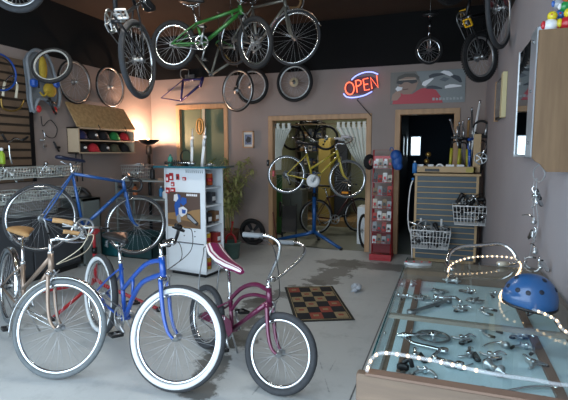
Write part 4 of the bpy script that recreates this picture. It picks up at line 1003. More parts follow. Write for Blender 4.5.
# things on the kiosk side shelves
sh = [(kw - .09, .22, .88, 'box', '3c4046', 'dark box'), (kw - .1, .3, .64, 'box', '7a5a3c', 'brown box'), (kw - .08, .12, .638, 'box', '22252a', 'black box'), (kw - .08, .14, .37, 'tin', 'c09a2a', 'yellow tin'), (kw - .08, .2, 1.1, 'tin', 'c05a2a', 'orange tin'), (kw - .08, .3, .37, 'box', '8d2f2c', 'red box'), (kw - .09, .16, .08, 'tin', 'b89428', 'yellow and red tin')]
for (x, y, z, kd_, hx, nm) in sh:
    q = on_kiosk(x, y, z + .018 if z > .1 else .08); t = thing('parts_box' if kd_ == 'box' else 'tin', nm + ' on a side shelf of the white kiosk' + (' at the bottom' if z < .1 else ' at height %s' % ('low' if z < .5 else 'middle' if z < .8 else 'upper') ).replace(' at height low', ', second from the bottom').replace(' at height middle', ', middle shelf').replace(' at height upper', ', upper shelf'), 'box' if kd_ == 'box' else 'tin', q, kang)
    mt = M('pack_' + nm.replace(' ', '_'), hx, .5, var=.1, scale=20)
    if kd_ == 'box':
        m = MB(); m.b2((-.06, -.04, 0), (.06, .04, .13), mt, .004); m.build('carton', t); m = MB(); m.b2((.06, -.03, .03), (.062, .03, .08), white); m.build('label', t)
    else:
        m = MB(); m.lathe((0, 0, 0), UPV, [(.04, 0), (.04, .14)], mt, 18); m.build('can', t); m = MB(); m.lathe((0, 0, .04), UPV, [(.0405, 0), (.0405, .05)], redplastic, 18); m.build('label', t); m = MB(); m.lathe((0, 0, .14), UPV, [(.03, 0), (.03, .015)], white, 14); m.build('lid', t)
# things on top of the kiosk
def fork_thing(loc, h, lean, rz, label, leg, stan, crown, steerer=True, group=None, lower=.45):
    t = thing('suspension_fork', label, 'fork', loc, rz, group); t.rotation_euler = (lean[0], lean[1], rz)
    m = MB()
    for s_ in (-1, 1): m = MB(); m.tube([(.05 * s_, 0, h * lower), (.05 * s_, 0, h * .74)], .014, stan, 10); m.build('stanchion', t)
    for s_ in (-1, 1): m = MB(); m.tube([(.05 * s_, 0, 0), (.05 * s_, 0, h * lower)], [.016, .02], leg, 12); m.box((.05 * s_, 0, .012), (.03, .014, .03), steel); m.build('fork_leg', t)
    m = MB(); m.box((0, 0, h * .75), (.15, .04, .035), crown, bev=.008)
    m.tube(cr([(-.06, .01, h * lower), (-.05, .02, h * lower + .06), (0, .025, h * lower + .09), (.05, .02, h * lower + .06), (.06, .01, h * lower)], 4), .01, crown, 8); m.build('crown', t)
    if steerer: m = MB(); m.tube([(0, 0, h * .75), (0, 0, h)], .0135, alu, 12); m.build('steerer_tube', t)
    return t
KT = kh + .022
for x, y, h, lx, ly, ds, mt_ in ((.22, .24, .46, .05, .02, 'white bicycle fork standing on the kiosk glass top, left one', white), (.44, .16, .47, .1, -.1, 'white bicycle fork with dark leg leaning on the kiosk glass top, right one', white)):
    fork_thing(on_kiosk(x, y, KT), h, (lx, ly), 2.3, ds, mt_, alu, white, lower=.5).scale = (.62, .62, 1)
q = on_kiosk(.14, .12, KT); t = thing('shock_absorber', 'coiled black shock absorber lying on the kiosk glass top', 'shock', q, kang + .3)
m = MB(); m.tube([(-.14 + .28 * i / 90, .03 * math.cos(i * .7), .035 + .03 * math.sin(i * .7)) for i in range(91)], .005, black, 5); m.build('spring', t); m = MB(); m.tube([(-.18, 0, .035), (.2, 0, .035)], .013, chrome, 10); m.lathe((-.19, 0, .035), (0, 1, 0), [(.018, -.012), (.018, .012)], black, 14); m.build('shaft', t)
bottle(*on_kiosk(.0, .1, KT), .14, .03, M('green_translucent', '3b8a78', .2), 'small green bottle at the left end of the kiosk glass top', M('cap_teal', '2a6a60', .4))
q = on_kiosk(.08, .3, KT); t = thing('cable_coil', 'coil of black cable standing on the kiosk top behind the shock', 'cable', q, kang)
m = MB()
for i in range(3): m.torus((0, .01 * i, .1), (0, 1, .1 * i), .09, .005, cable_m, 30, 6)
m.build('coil', t); m = MB(); m.box((0, .01, .01), (.03, .04, .02), black); m.build('tie', t)
q = on_kiosk(.62, .1, KT); comp('pedal', q, .6, 'black-and-silver pedal lying at the right end of the kiosk top', sc=1.1)
comp('caliper', on_kiosk(.53, .2, KT), .2, 'brake caliper lying beside the leaning fork on the kiosk top', sc=1.1)
comp('hub', on_kiosk(.31, .12, KT), 1.2, 'wheel hub lying between the two white forks on the kiosk top')

# ------------------------------------------------------------------ back wall
def zY(u, v, Y): return YW(u, v, Y)
# loose wheels on the back wall
def yw_wheel(u, v, Y, R, tr, label, ax=(0, 1, 0), tire=rubber_dark, hub=alu, cog=(.05, .03), n=20):
    c = YW(u, v, Y); t = thing('bicycle_wheel', label, 'wheel', c); a = V(ax).normalized()
    wheel_parts(t, (0, 0, 0), a, R, tr, alu, tire, None, n, None, cog, hub_m=hub, spk=.001); return t
yw_wheel(237.5, 90.5, 6.2, .315, .013, 'thin bicycle wheel hanging lowest, left of the two black-tyred wheels', ax=(.3, .95, 0))
yw_wheel(252, 86, 6.62, .28, .026, 'black-tyred wheel on the back wall partly behind the thin hanging wheel', ax=(0, 1, 0))
cwh = yw_wheel(294.6, 82.5, 6.62, .29, .026, 'black-tyred wheel with pale hub disc on the back wall, above the doorway')
m = MB(); m.lathe((0, -.04, 0), (0, 1, 0), [(.065, 0), (.07, .01), (.065, .02)], M('beige_disc', 'b9a98c', .5), 20); m.build('hub_disc', cwh)
def tube_frame(name, label, pts, segs, mt, r, Y, extra=None):
    W = [YW(u, v, Y + (q[0] if q else 0)) for (u, v, *q) in pts]; c = W[0].copy(); W = [p - c for p in W]
    t = thing(name, label, 'bicycle frame', c)
    m = MB()
    for s_ in segs: m.tube([W[i] for i in s_], r, mt, 10)
    m.build('main_tubes', t)
    return t, W
# navy frame hung on the wall over the glazed door
t, W = tube_frame('bicycle_frame', 'navy mountain bicycle frame hung on the back wall above the glazed door', [(183, 80), (203, 79), (200, 85), (181, 101), (161, 98), (176, 80)], [(0, 1), (3, 2), (0, 3), (1, 2)], navy, .019, 6.62)
m = MB(); m.tube([W[3], W[4]], .009, navy, 8); m.tube([W[0], W[4]], .008, navy, 8); m.tube([W[3] + V((0, .05, 0)), W[4] + V((0, .1, 0))], .009, navy, 8); m.build('rear_stays', t)
m = MB(); m.tube([W[1] + V((0, 0, .03)), W[2] - V((0, 0, .03))], .025, navy, 12); m.build('head_tube', t)
q = YW(190, 76, 6.78); t = thing('wall_hook', 'grey bent wall hook holding the navy frame', 'hook', q)
m = MB(); m.tube(cr([(-.07, -.02, -.06), (-.07, -.16, -.04), (-.07, -.16, .07), (.07, -.16, .07), (.07, -.16, -.04), (.07, -.02, -.06)], 4), .008, steel, 8); m.build('hook_rod', t); m = MB(); m.b2((-.09, -.02, -.09), (.09, .02, .02), steel, .003); m.build('hook_plate', t)
# silver frame hanging under the green bicycle
t, W = tube_frame('bicycle_frame', 'bare silver bicycle frame hanging behind and below the green bmx', [(196, 55), (211, 75), (219, 47), (231, 62), (236, 48), (216, 44), (232, 74)], [(0, 1), (1, 2), (1, 3), (2, 4)], M('silver_frame_paint', '8f9087', .35, .5), .016, 5.9)
m = MB(); m.tube([W[2], W[3]], .01, steel, 8); m.tube([W[3], W[5]], .012, brass, 8); m.tube(cr([W[5], W[5] + V((.06, 0, .04)), W[4]], 4), .01, green, 8); m.build('fork_blades', t)
m = MB(); m.cyl(W[1] - V((0, .04, 0)), W[1] + V((0, .04, 0)), .022, steel); m.build('bottom_bracket_shell', t)
cordp = YW(219, 47, 5.9); cord(cordp, 'steel rod holding the bare silver frame'); cord(YW(237.5, 90.5, 6.2) + V((0, 0, .31)), 'steel rod holding the thin wheel in front of the back wall')
# small framed picture
a, b_ = YW(243, 148, 6.79), YW(254, 131, 6.79); cx, cz = (a.x + b_.x) / 2, (a.z + b_.z) / 2; w_, h_ = b_.x - a.x, b_.z - a.z
t = thing('framed_picture', 'small wood-framed picture on the wall left of the curtained doorway', 'picture', (cx, 6.79, cz))
m = MB()
for A, B in (((-w_ / 2, -.02, -h_ / 2), (w_ / 2, .008, -h_ / 2 + .02)), ((-w_ / 2, -.02, h_ / 2 - .02), (w_ / 2, .008, h_ / 2)), ((-w_ / 2, -.02, -h_ / 2), (-w_ / 2 + .02, .008, h_ / 2)), ((w_ / 2 - .02, -.02, -h_ / 2), (w_ / 2, .008, h_ / 2))): m.b2(A, B, wood_trim)
m.build('frame', t)
m = MB(); m.b2((-w_ / 2 + .01, -.006, -h_ / 2 + .01), (w_ / 2 - .01, .0, h_ / 2 - .01), print_mat('paper', 'c9c8c4'))
splat(m, V((-w_ / 2, -.004, -h_ / 2)), V((w_, 0, 0)), V((0, 0, h_)), [(.2, .2), (.8, .2), (.8, .8), (.2, .8)], print_mat('slate', '6b7690'), 1, V((0, -1, 0)))
splat(m, V((-w_ / 2, -.004, -h_ / 2)), V((w_, 0, 0)), V((0, 0, h_)), [(.25, .45), (.45, .7), (.75, .6), (.7, .35), (.4, .3)], print_mat('dark', '26282e'), 3, V((0, -1, 0)))
m.build('picture', t)
# amber lantern hanging in front of the glazed door
q = YW(200, 125, 6.7); t = thing('paper_lantern', 'amber hanging ornament in front of the glazed door', 'ornament', q)
m = MB(); m.tube(cr([(0, 0, .1), (-.05, 0, .06), (-.06, 0, -.08), (0, 0, -.15), (.06, 0, -.08), (.05, 0, .06)], 4, True), .016, M('amber_paper', 'a9803a', .6), 8, closed=True); m.ell((0, 0, -.02), (.03, .02, .1), M('amber_paper', 'a9803a'), 12); m.build('ornament_body', t)
m = MB(); m.tube([(0, 0, .09), (0, .03, D3[2] - .08 - q.z)], .003, tan, 5); m.build('string', t)
# OPEN neon
A = YW(361, 84, 6.72); t = thing('neon_sign', 'OPEN neon sign with red letters and blue oval outline on the back wall', 'neon sign', A)
nr = M('red_neon', 'ff6a48', .4, emit=2.2); nb_ = M('blue_neon', '93a2ff', .4, emit=2.0)
S_ = 6.98 / FPX * .93  # metres per pixel at the wall
tl = R_(9)
def nz(x, y): 
    return V(((x * math.cos(tl) - y * math.sin(tl)) * S_, 0, (x * math.sin(tl) + y * math.cos(tl)) * S_))
m = MB(); m.tube([nz(-12 + 6 * math.cos(a) * .75, -2 + 6.2 * math.sin(a)) for a in [2 * PI * i / 24 for i in range(24)]], .0085, nr, 8, closed=True)
def stroke(pts): m.tube([nz(x, y) for x, y in pts], .0085, nr, 8)
stroke([(-5, -7.5), (-5, 4.5)]); m.tube([nz(*p) for p in ((-5, 4.3), (-2, 4.4), (.2, 3), (.2, .3), (-2, -1.2), (-5, -1.2))], .0085, nr, 8)
stroke([(8, 4.2), (2.8, 4.2), (2.8, -7), (8, -7)]); stroke([(2.8, -1.4), (7, -1.4)])
stroke([(10.2, -7), (10.2, 4.4), (16.5, -7), (16.5, 5)]); m.build('letters', t, 'red glass tubing reading OPEN')
m = MB(); m.tube(cr([nz(-9, 6), nz(-4, 9), nz(4, 10.6), nz(12, 9.5), nz(18, 6)], 6), .009, nb_, 8); m.tube(cr([nz(-19, -6), nz(-16, -10), nz(-8, -12), nz(2, -11.8), nz(10, -9.6)], 6), .009, nb_, 8); m.build('outline', t, 'blue glass tubing around the letters')
m = MB(); ov = [nz(17 * math.cos(a), -.8 + 8.5 * math.sin(a)) + V((0, .05, 0)) for a in [2 * PI * i / 36 for i in range(36)]]; m.poly(ov, (0, .02, 0), M('sign_glow_tint', '5a3a46', .6)); m.build('glow_plate', t)  # maroon plate stands in for the neon's glow inside the oval
m = MB(); m.tube([nz(-2, -11) + V((0, .06, 0)), YW(357, 100, 6.77) - A, YW(371, 116, 6.765) - A], .006, black, 6); m.build('power_cord', t)
# poster: man with sunglasses and a group of shoes
pa, pb = YW(390, 104.5, 6.79), YW(466, 68.5, 6.79); t = thing('poster', 'wide poster of a man in red and a ring of shoes above the dark doorway', 'poster', (pa.x, 6.79, pa.z)); pw, ph = pb.x - pa.x, pb.z - pa.z
m = MB(); m.b2((0, -.003, 0), (pw, .006, ph), print_mat('poster_grey', '7b8284')); 
m.build('sheet', t)
m = MB(); U, W, n, o0 = V((pw, 0, 0)), V((0, 0, ph)), V((0, -1, 0)), V((0, -.003, 0)); C_ = print_mat
ins = lambda pts, mt, k: splat(m, o0, U, W, pts, mt, k, n)
ins([(0, 0), (.5, 0), (.5, .3), (.35, 1), (0, 1)], C_('poster_left', '6c6a66'), 0)
ins([(.03, 0), (.05, .18), (.1, .3), (.16, .36), (.3, .3), (.42, .46), (.52, .48), (.62, .4), (.68, .22), (.72, 0)], C_('shirt_red', 'b02c3c'), 1)
ins([(.1, .42), (.12, .62), (.14, .78), (.24, .86), (.34, .82), (.38, .66), (.35, .44), (.28, .3), (.18, .3)], C_('face', '8f7466'), 2)
ins([(.08, .7), (.1, .86), (.2, .95), (.33, .94), (.4, .82), (.38, .7), (.35, .82), (.22, .84), (.12, .78)], C_('hair', '47443f'), 3)
ins([(.08, .66), (.1, .74), (.22, .74), (.36, .74), (.37, .66), (.3, .62), (.24, .68), (.19, .68), (.15, .61)], C_('dark', '26282e'), 4)
ins([(.12, .77), (.35, .78), (.35, .75), (.12, .74)], C_('band', 'b5a392'), 5)
ins([(.07, .48), (.1, .56), (.17, .52), (.16, .44), (.1, .4)], C_('white', 'e4e6ea'), 5)
ins([(.02, .12), (.03, .3), (.09, .42), (.14, .4), (.15, .26), (.1, .12)], C_('hand', '9a7c6c'), 4)
ins([(.17, .46), (.25, .48), (.25, .45), (.18, .43)], C_('mouth', '5c3a34'), 5)
for i, (cx, cy, an, mt) in enumerate(((.62, .86, 20, 'shoe_dark'), (.78, .88, -40, 'white'), (.9, .72, -50, 'shoe_dark'), (.84, .5, 10, 'white'), (.6, .48, -5, 'shoe_dark'), (.5, .66, 60, 'white'))):
    mt = C_(mt, '2f3742' if 'dark' in mt else 'e4e6ea'); a = R_(an); sx, sy = .11, .11 * pw / ph
    pts = [(-1, -.35), (-.9, .2), (-.3, .42), (.2, .3), (.7, .02), (1, -.15), (.95, -.4)]
    ins([(cx + sx * (x * math.cos(a) - y * math.sin(a)), cy + sy * .55 * (x * math.sin(a) + y * math.cos(a))) for x, y in pts], mt, 2 + i)
ins([(.66, .7), (.72, .78), (.8, .72), (.74, .64)], C_('logo_grey', '565e66'), 1)
for i in range(9): ins([(.58 + .045 * i, .08), (.61 + .045 * i, .08), (.61 + .045 * i, .16 - .03 * (i % 2)), (.58 + .045 * i, .16)], C_('faint', '9aa0a2'), 9)
m.build('picture', t)
# ------------------------------------------------------------------ curtains and rod
y_c = YB + .09
t = thing('curtain_rod', 'thin metal rod across the top of the curtained doorway', 'curtain rod', (D1[0] + .08, y_c, 1.95)); rl = D1[1] - D1[0] - .16
m = MB(); m.cyl((0, 0, 0), (rl, 0, 0), .011, M('rod_brass', '8d7a5a', .4, .6)); m.build('rod', t)
m = MB()
for x in (.0, rl): m.lathe((x, 0, 0), (1, 0, 0), [(.022, -.008), (.022, .008)], steel, 14)
m.build('rod_end', t)
cloth = M('white_cotton', 'dadcd4', .9, var=.04, scale=30, bump=.05)
def curtain(label, top0, top1, prof, tabs, zt=1.93):
    """prof: list of (z, x0, x1) edges of the gathered cloth"""
    t = thing('curtain', label, 'curtain', (top0, y_c, 0))
    m = MB(); nx = 48; rows = []
    for z, x0, x1 in prof:
        row = []
        for i in range(nx + 1):
            f = i / nx; am = .028 + .02 * (1 - (x1 - x0) / max(.01, prof[0][2] - prof[0][1]))
            row.append(V((x0 + (x1 - x0) * f - top0, am * math.sin(f * 2 * PI * 6 + .6 * math.sin(z * 3)), z)))
        rows.append(row)
    vs = [p for r in rows for p in r] + [p + V((0, .004, 0)) for r in rows for p in r]; n1 = nx + 1; N_ = len(rows) * n1; fs = []
    for j in range(len(rows) - 1):
        for i in range(nx):
            a = j * n1 + i; fs.append([a, a + 1, a + n1 + 1, a + n1]); fs.append([N_ + a, N_ + a + n1, N_ + a + n1 + 1, N_ + a + 1])
        for i in (0, nx): a = j * n1 + i; fs.append([a, a + n1, N_ + a + n1, N_ + a])
    m.add(vs, fs, cloth, True); m.build('cloth', t)
    for k in range(tabs):
        x = top0 + (top1 - top0) * (k + .5) / tabs - top0; m = MB(); m.tube([(x, -.016, zt - .05), (x, -.02, 1.95), (x, 0, 1.972), (x, .02, 1.95), (x, .016, zt - .05)], .002, cloth, 4); m.box((x, -.017, zt + .0), (.045, .003, .1), cloth); m.box((x, .017, zt + .0), (.045, .003, .1), cloth); m.build('tab', t)
    return t
cx = lambda u, v: YW(u, v, y_c)
R0, R1 = cx(336, 121).x, D1[1] - .085
def rowp(v, u0, u1=None): return (cx(u0, v).z, cx(u0, v).x, (cx(u1, v).x if u1 else R1))
curtain('white tab-top curtain drawn toward the right side of the doorway', R0, R1, [(1.90,) + (R0, R1), rowp(140, 344), rowp(155, 352), rowp(165, 359), rowp(175, 366), rowp(188, 369), rowp(210, 367), rowp(228, 368)], 6)
L0, L1 = D1[0] + .085, cx(292, 121).x
curtain('white curtain gathered at the left side of the doorway behind the yellow bicycle', L0, L1, [(1.90, L0, L1), (cx(284, 135).z, L0, cx(288, 135).x), (cx(284, 150).z, L0, cx(282, 150).x), (cx(280, 170).z, L0, cx(281, 170).x)], 3)
# ------------------------------------------------------------------ inside the workshop
strip((-2.3, 8.9, 2.71), 26, 0, 'unseen white strip lamp on the workshop ceiling')  # out-of-view lamp added to light the workshop
def panel(name, label, cat, a, b_, mt, doors=1, knob=True):
    a = V(a); b_ = V(b_); c = V(((a.x + b_.x) / 2, (a.y + b_.y) / 2, a.z)); t = thing(name, label, cat, c)
    m = MB(); m.b2(a - c, b_ - c, mt, .006); m.build('body', t)
    w_ = (b_.x - a.x) / doors
    for i in range(doors):
        m = MB(); m.b2(V((a.x + i * w_ + .01, a.y - .02, a.z + .03)) - c, V((a.x + (i + 1) * w_ - .01, a.y, b_.z - .02)) - c, mt, .004); d_ = m.build('door', t)
        m = MB(); q = V((a.x + i * w_ + .05, a.y - .03, (a.z + b_.z) / 2)) - c; m.box(q, (.02, .02, .1), steel, bev=.004); m.build('handle', d_)
    return t
def pxbox(u0, v0, u1, v1, Y, dep, z0=None):
    a = YW(u0, v1, Y); b_ = YW(u1, v0, Y); return (a.x, Y, a.z if z0 is None else z0), (b_.x, Y + dep, b_.z)
a, b_ = pxbox(318, 138, 331, 205, 9.3, .45, .105); panel('wardrobe', 'tan wooden cabinet standing at the back of the workshop', 'cabinet', a, b_, M('tan_cabinet', '94803a', .5, var=.06, scale=3))
a, b_ = pxbox(334, 140, 348, 205, 9.6, .4, .105); panel('wardrobe', 'black cabinet beside the tan one in the workshop', 'cabinet', a, b_, black)
a, b_ = pxbox(280, 190, 302, 205, 8.4, .4, 0); panel('workbench_cabinet', 'grey workbench cabinet on the left of the workshop', 'cabinet', a, b_, M('bench_grey', '6d736e', .5), 2)
# raised strand-board platform at the back
t = thing('platform', 'low strand-board platform across the back of the workshop', 'platform', (-2.5, 9.05, 0)); m = MB(); m.b2((-1.6, -.1, 0), (1.58, 1.5, .1), M('dark_board', '6d5530', .7, hex2='82683c', scale=12)); m.build('platform_deck', t); m = MB(); m.b2((-1.6, -.12, .0), (1.58, -.1, .12), M('board_edge', '8a6c40', .7)); m.build('platform_edge', t)
# pegboard shelves full of parts
t = thing('parts_rack', 'tall dark rack of hanging parts on the workshop back wall', 'rack', (0, 0, 0)); a, b_ = pxbox(296, 122, 322, 200, 10.2, .3); a = V(a); b_ = V(b_); c = V(((a.x + b_.x) / 2, 10.35, .0)); c.z = 0; t.location = c
m = MB()
for x in (a.x, b_.x): m.b2(V((x - .02, 10.2, .105)) - c, V((x + .02, 10.5, b_.z)) - c, M('rack_brown', '3a3024', .7))
m.build('upright', t)
for i in range(7): m = MB(); z = .25 + i * (b_.z - .3) / 6; m.b2(V((a.x, 10.2, z)) - c, V((b_.x, 10.5, z + .02)) - c, M('rack_brown', '3a3024')); m.build('shelf', t)
cols = ['2a2c2e', '6d6a5a', '7a5a30', '44484c', '8d8a80', '26334a']; nb = 0
for i in range(7):
    z = .27 + i * (b_.z - .3) / 6
    for k in range(5):
        x = a.x + .06 + (b_.x - a.x - .1) * (k + .2) / 5; w_ = (b_.x - a.x) / 7; h_ = .1 + .12 * random.random()
        if i == 6: h_ = .09
        q = thing('parts_box', 'small storage box on the dark rack at the back of the workshop', 'box', (x + w_ / 2, 10.3, z), 0, 'boxes on the workshop rack'); m = MB(); m.b2((-w_ / 2, -.08, 0), (w_ / 2, .1, h_), M('rbox%d' % (nb % 6), cols[nb % 6], .7), .004); m.build('carton', q)
        m = MB(); m.b2((-w_ / 3, -.083, h_ * .3), (w_ / 3, -.08, h_ * .6), M('rbox%d' % ((nb + 2) % 6), cols[(nb + 2) % 6], .7)); m.build('label', q); nb += 1
# hanging workshop bicycle and wheels
r_ = YW(293, 138, 8.7); f_ = r_ + V((.66, .1, .0))
wb2, wi = bike(name='workshop_bicycle', label='dark bicycle hanging at the upper left inside the workshop', cat='bicycle', rear=f_, front=r_, R=.25, tr=.015, seat=.42, stl=.36, hl=.08, bbz=.22, ring=.06, crank=.12, paint=blackmetal, frame='diamond', bars='riser', rim=blackmetal, tire=rubber_dark, kick=False, levers=False, n=20)
t = thing('hanging_hook', 'steel rod holding the dark bicycle in the workshop', 'hook', (wi['mw'] @ wi['SC']).to_2d().to_3d() + V((0, 0, 2.72)))
m = MB(); m.tube([(0, 0, 0), (0, 0, (wi['mw'] @ wi['SC']).z - 2.72 + .01)], .004, steel, 6); m.build('hook_rod', t); m = MB(); m.lathe((0, 0, 0), (0, 0, -1), [(.025, 0), (.02, .01)], steel, 12); m.build('ceiling_plate', t)
a0 = FL(318, 212); wb3, _ = bike(name='workshop_bicycle', label='dark bicycle standing on the floor at the middle of the workshop', cat='bicycle', rear=V((-2.2, 7.95, .33)), front=V((-1.5, 8.5, .33)), R=.33, tr=.018, paint=M('dark_red_paint', '3a1416', .4), frame='diamond', bars='riser', rim=alu, tire=rubber_dark, levers=False, n=20)
# white box with a wheel in front, at the right of the workshop
a, b_ = pxbox(357, 190, 372, 224, 7.35, .35, 0); panel('appliance', 'white low cabinet just inside the curtained doorway on the right', 'cabinet', (a[0], a[1], 0), (D1[1] + .05, b_[1], .62), white)
c = YW(366, 198, 7.15); t = thing('bicycle_wheel', 'black-tyred wheel leaning on the white cabinet inside the doorway', 'wheel', V((c.x, 7.04, .28))); wheel_parts(t, (0, 0, 0), V((1, -.12, .1)), .27, .018, blackmetal, rubber_dark, None, 18, None, (.04,))
# black folded chair and green post at the left jamb
t = thing('folding_chair', 'black folded camp chair leaning inside the left side of the doorway', 'chair', (FL(290, 240).x, 7.25, 0), .3)
m = MB()
for x in (-.12, .12): m.tube([(x, -.2, .01), (x, .12, .62)], .011, blackmetal, 8); m.tube([(x, .15, .01), (x, -.05, .4)], .011, blackmetal, 8)
m.build('chair_frame', t)
m = MB(); m.poly([(-.11, -.12, .16), (.11, -.12, .16), (.13, .1, .58), (-.13, .1, .58)], (0, -.03, .015), black); m.build('seat_cloth', t)
m = MB(); m.tube([(-.16, .1, .4), (-.16, .12, .66)], .022, black, 8); m.build('armrest', t)
c = YW(277, 200, 7.8); t = thing('green_post', 'green post standing behind the left door jamb', 'post', (c.x + .05, 7.8, 0)); m = MB(); m.b2((-.04, -.04, .02), (.04, .04, 1.1), M('green_post_paint', '2f6a34', .5)); m.build('post', t); m = MB(); m.b2((-.09, -.09, 0), (.09, .09, .02), black); m.build('base', t)
# ------------------------------------------------------------------ plant, planter, black disc wheel
c = FL(231, 258); t = thing('planter', 'grey-green tub with the red stool in it, behind the kiosk', 'planter', (c.x, c.y, 0)); PLX, PLY = c.x, c.y
m = MB(); m.lathe((0, 0, 0), UPV, [(.11, 0), (.115, .01), (.14, .22), (.15, .225), (.15, .24), (.13, .24), (.125, .2), (.0, .19)], M('tub_green', '4f6a63', .5, var=.08, scale=8), 28); m.build('tub', t); m = MB(); m.torus((0, 0, .235), UPV, .145, .008, M('tub_rim', '5f7b72', .5), 30, 6); m.build('rim', t)
t = thing('bicycle_stand', 'red a-shaped plastic stand sitting in the grey-green tub', 'stand', (PLX, PLY, .21))
m = MB(); m.tube(cr([(-.08, 0, 0), (-.07, 0, .08), (-.03, 0, .13), (.03, 0, .13), (.07, 0, .08), (.08, 0, 0)], 4), .016, redplastic, 8); m.tube([(0, 0, .13), (.03, 0, .3)], .012, redplastic, 8); m.build('arch', t); m = MB(); m.ell((.03, 0, .31), (.02, .02, .02), redplastic); m.build('knob', t)
c = FL(229, 247); t = thing('potted_bamboo', 'leafy pale green bamboo plant between the kiosk and the back wall', 'plant', (c.x, 6.45, 0)); px_ = c.x
m = MB(); m.lathe((0, 0, 0), UPV, [(.12, 0), (.15, .26), (.16, .28), (.13, .28), (.12, .24), (0, .23)], M('clay_pot', '6d4a3a', .7), 24); m.build('pot', t)
lf = M('bamboo_leaf', '8d9a5c', .6, hex2='b8b67c', scale=6); m = MB(); ms = MB(); tips = []
for i in range(9):
    a = 2 * PI * i / 9; b0 = V((.05 * math.cos(a), .05 * math.sin(a), .23)); h = .75 + .5 * random.random(); ln = V((math.cos(a), math.sin(a) * .6, 0)) * (.12 + .22 * random.random())
    st_ = cr([b0, b0 + V((0, 0, h * .5)) + ln * .2, b0 + V((0, 0, h)) + ln], 6); ms.tube(st_, [.008, .003], M('bamboo_stem', '8a8350', .6), 6); tips += [(p, ln) for p in st_[5:]]
for p, ln in tips:
    for k in range(11):
        d = V((random.uniform(-1, 1), random.uniform(-1, 1), random.uniform(-.9, .35))).normalized(); L = random.uniform(.09, .17); s_ = d.cross(UPV).normalized() * .016; nn_ = d.cross(s_).normalized() * .004
        m.add([p, p + d * L * .35 + s_ + nn_, p + d * L * .35 - s_ + nn_, p + d * L * .75 + s_ * .7, p + d * L * .75 - s_ * .7, p + d * L - UPV * .02, p + d * L * .4 - nn_], [[0, 2, 1], [1, 2, 4, 3], [3, 4, 5], [0, 1, 6], [0, 6, 2]], lf)
ms.build('stem', t); m.build('foliage', t)
c = YW(251.5, 229.5, 6.62); t = thing('mag_wheel', 'black five-spoke disc wheel leaning on the wall left of the doorway', 'wheel', (c.x, 6.66, .225))
m = MB(); ax = V((0, 1, .12)).normalized(); m.lathe((0, 0, 0), ax, [(.165, -.012), (.17, 0), (.165, .012), (.145, .01), (.145, -.01)], blackmetal, 36, closed=True)
u_, w2_ = perp(ax)
for i in range(5):
    a = 2 * PI * i / 5 + .3; d = u_ * math.cos(a) + w2_ * math.sin(a); tn = ax.cross(d); m.poly([tn * .012, d * .06 + tn * .03, d * .15 + tn * .055, d * .15 - tn * .01, d * .06 - tn * .012, -tn * .012], ax * .02, M('mag_grey', '2c2f34', .4, .3))
m.build('spoked_rim', t); m = MB(); m.torus((0, 0, 0), ax, .195, .03, rubber_dark, 48, 10); m.build('tire', t); m = MB(); m.lathe((0, 0, 0), ax, [(.03, -.03), (.03, .03), (.01, .05)], steel, 18); m.build('hub', t)
# bar leaning at jamb
t = thing('wooden_stick', 'thin red-brown stick leaning on the left door jamb', 'stick', (D1[0] + .12, 6.72, 0)); m = MB(); m.tube([(.06, 0, .02), (-.04, .06, .55)], .011, M('red_brown_wood', '5a2a20', .6), 8); m.build('shaft', t); m = MB(); m.cyl((.062, 0, 0), (.058, 0, .03), .014, black); m.build('tip', t)
m = MB(); q = YW(268, 163, 6.77); t = thing('light_switch', 'black switch plate on the left door frame of the curtained doorway', 'switch', q); m.b2((-.02, -.012, -.05), (.02, .009, .05), black, .003); m.build('plate', t); m = MB(); m.b2((-.006, -.02, -.015), (.006, -.01, .015), steel); m.build('toggle', t)
# ------------------------------------------------------------------ red wire rack with packets
ra, rb = FL(372, 258), FL(391, 260); Yr = 6.42; xa = YW(373, 200, Yr).x; xb = YW(392, 200, Yr).x; zt = YW(382, 150, Yr).z; rw = xb - xa
t = thing('display_rack', 'tall red wire display rack between the two doorways', 'rack', (xa, Yr, 0))
m = MB(); m.tube([(0, 0, .03), (0, 0, zt), (rw, 0, zt), (rw, 0, .03)], .011, red, 8)
for x in (0, rw): m.tube([(x, .22, .03), (x, .02, zt * .9)], .008, red, 8)
m.build('rack_frame', t)
m = MB(); m.b2((-.02, -.14, .0), (rw + .02, .26, .035), red, .006); m.b2((-.02, -.14, .035), (rw + .02, -.125, .09), red); m.b2((0, 0, .09), (rw, .012, .42), M('red_mesh', '6e2024', .6)); m.build('base_tray', t)
levels = [YW(382, v, Yr).z for v in (163, 177, 190, 203, 215, 226, 238)]
for i, z in enumerate(levels):
    m = MB(); m.tube([(0, 0, z - .07), (0, -.09, z - .07), (rw, -.09, z - .07), (rw, 0, z - .07)], .004, red, 6); m.tube([(0, -.09, z - .035), (rw, -.09, z - .035)], .003, red, 6); m.b2((0, -.09, z - .075), (rw, 0, z - .07), steel)
    for k in range(8): m.tube([(rw * k / 7, -.09, z - .07), (rw * k / 7, -.09, z - .035)], .002, red, 4)
    m.build('wire_pocket', t)
pc_ = ['cfd2d2', '8c9094', 'b9b3a4', '4a4c50', 'c2c8cc', 'a2352e', '7b6a50']
words = ['topmost', 'second', 'third', 'fourth', 'fifth', 'sixth', 'lowest']
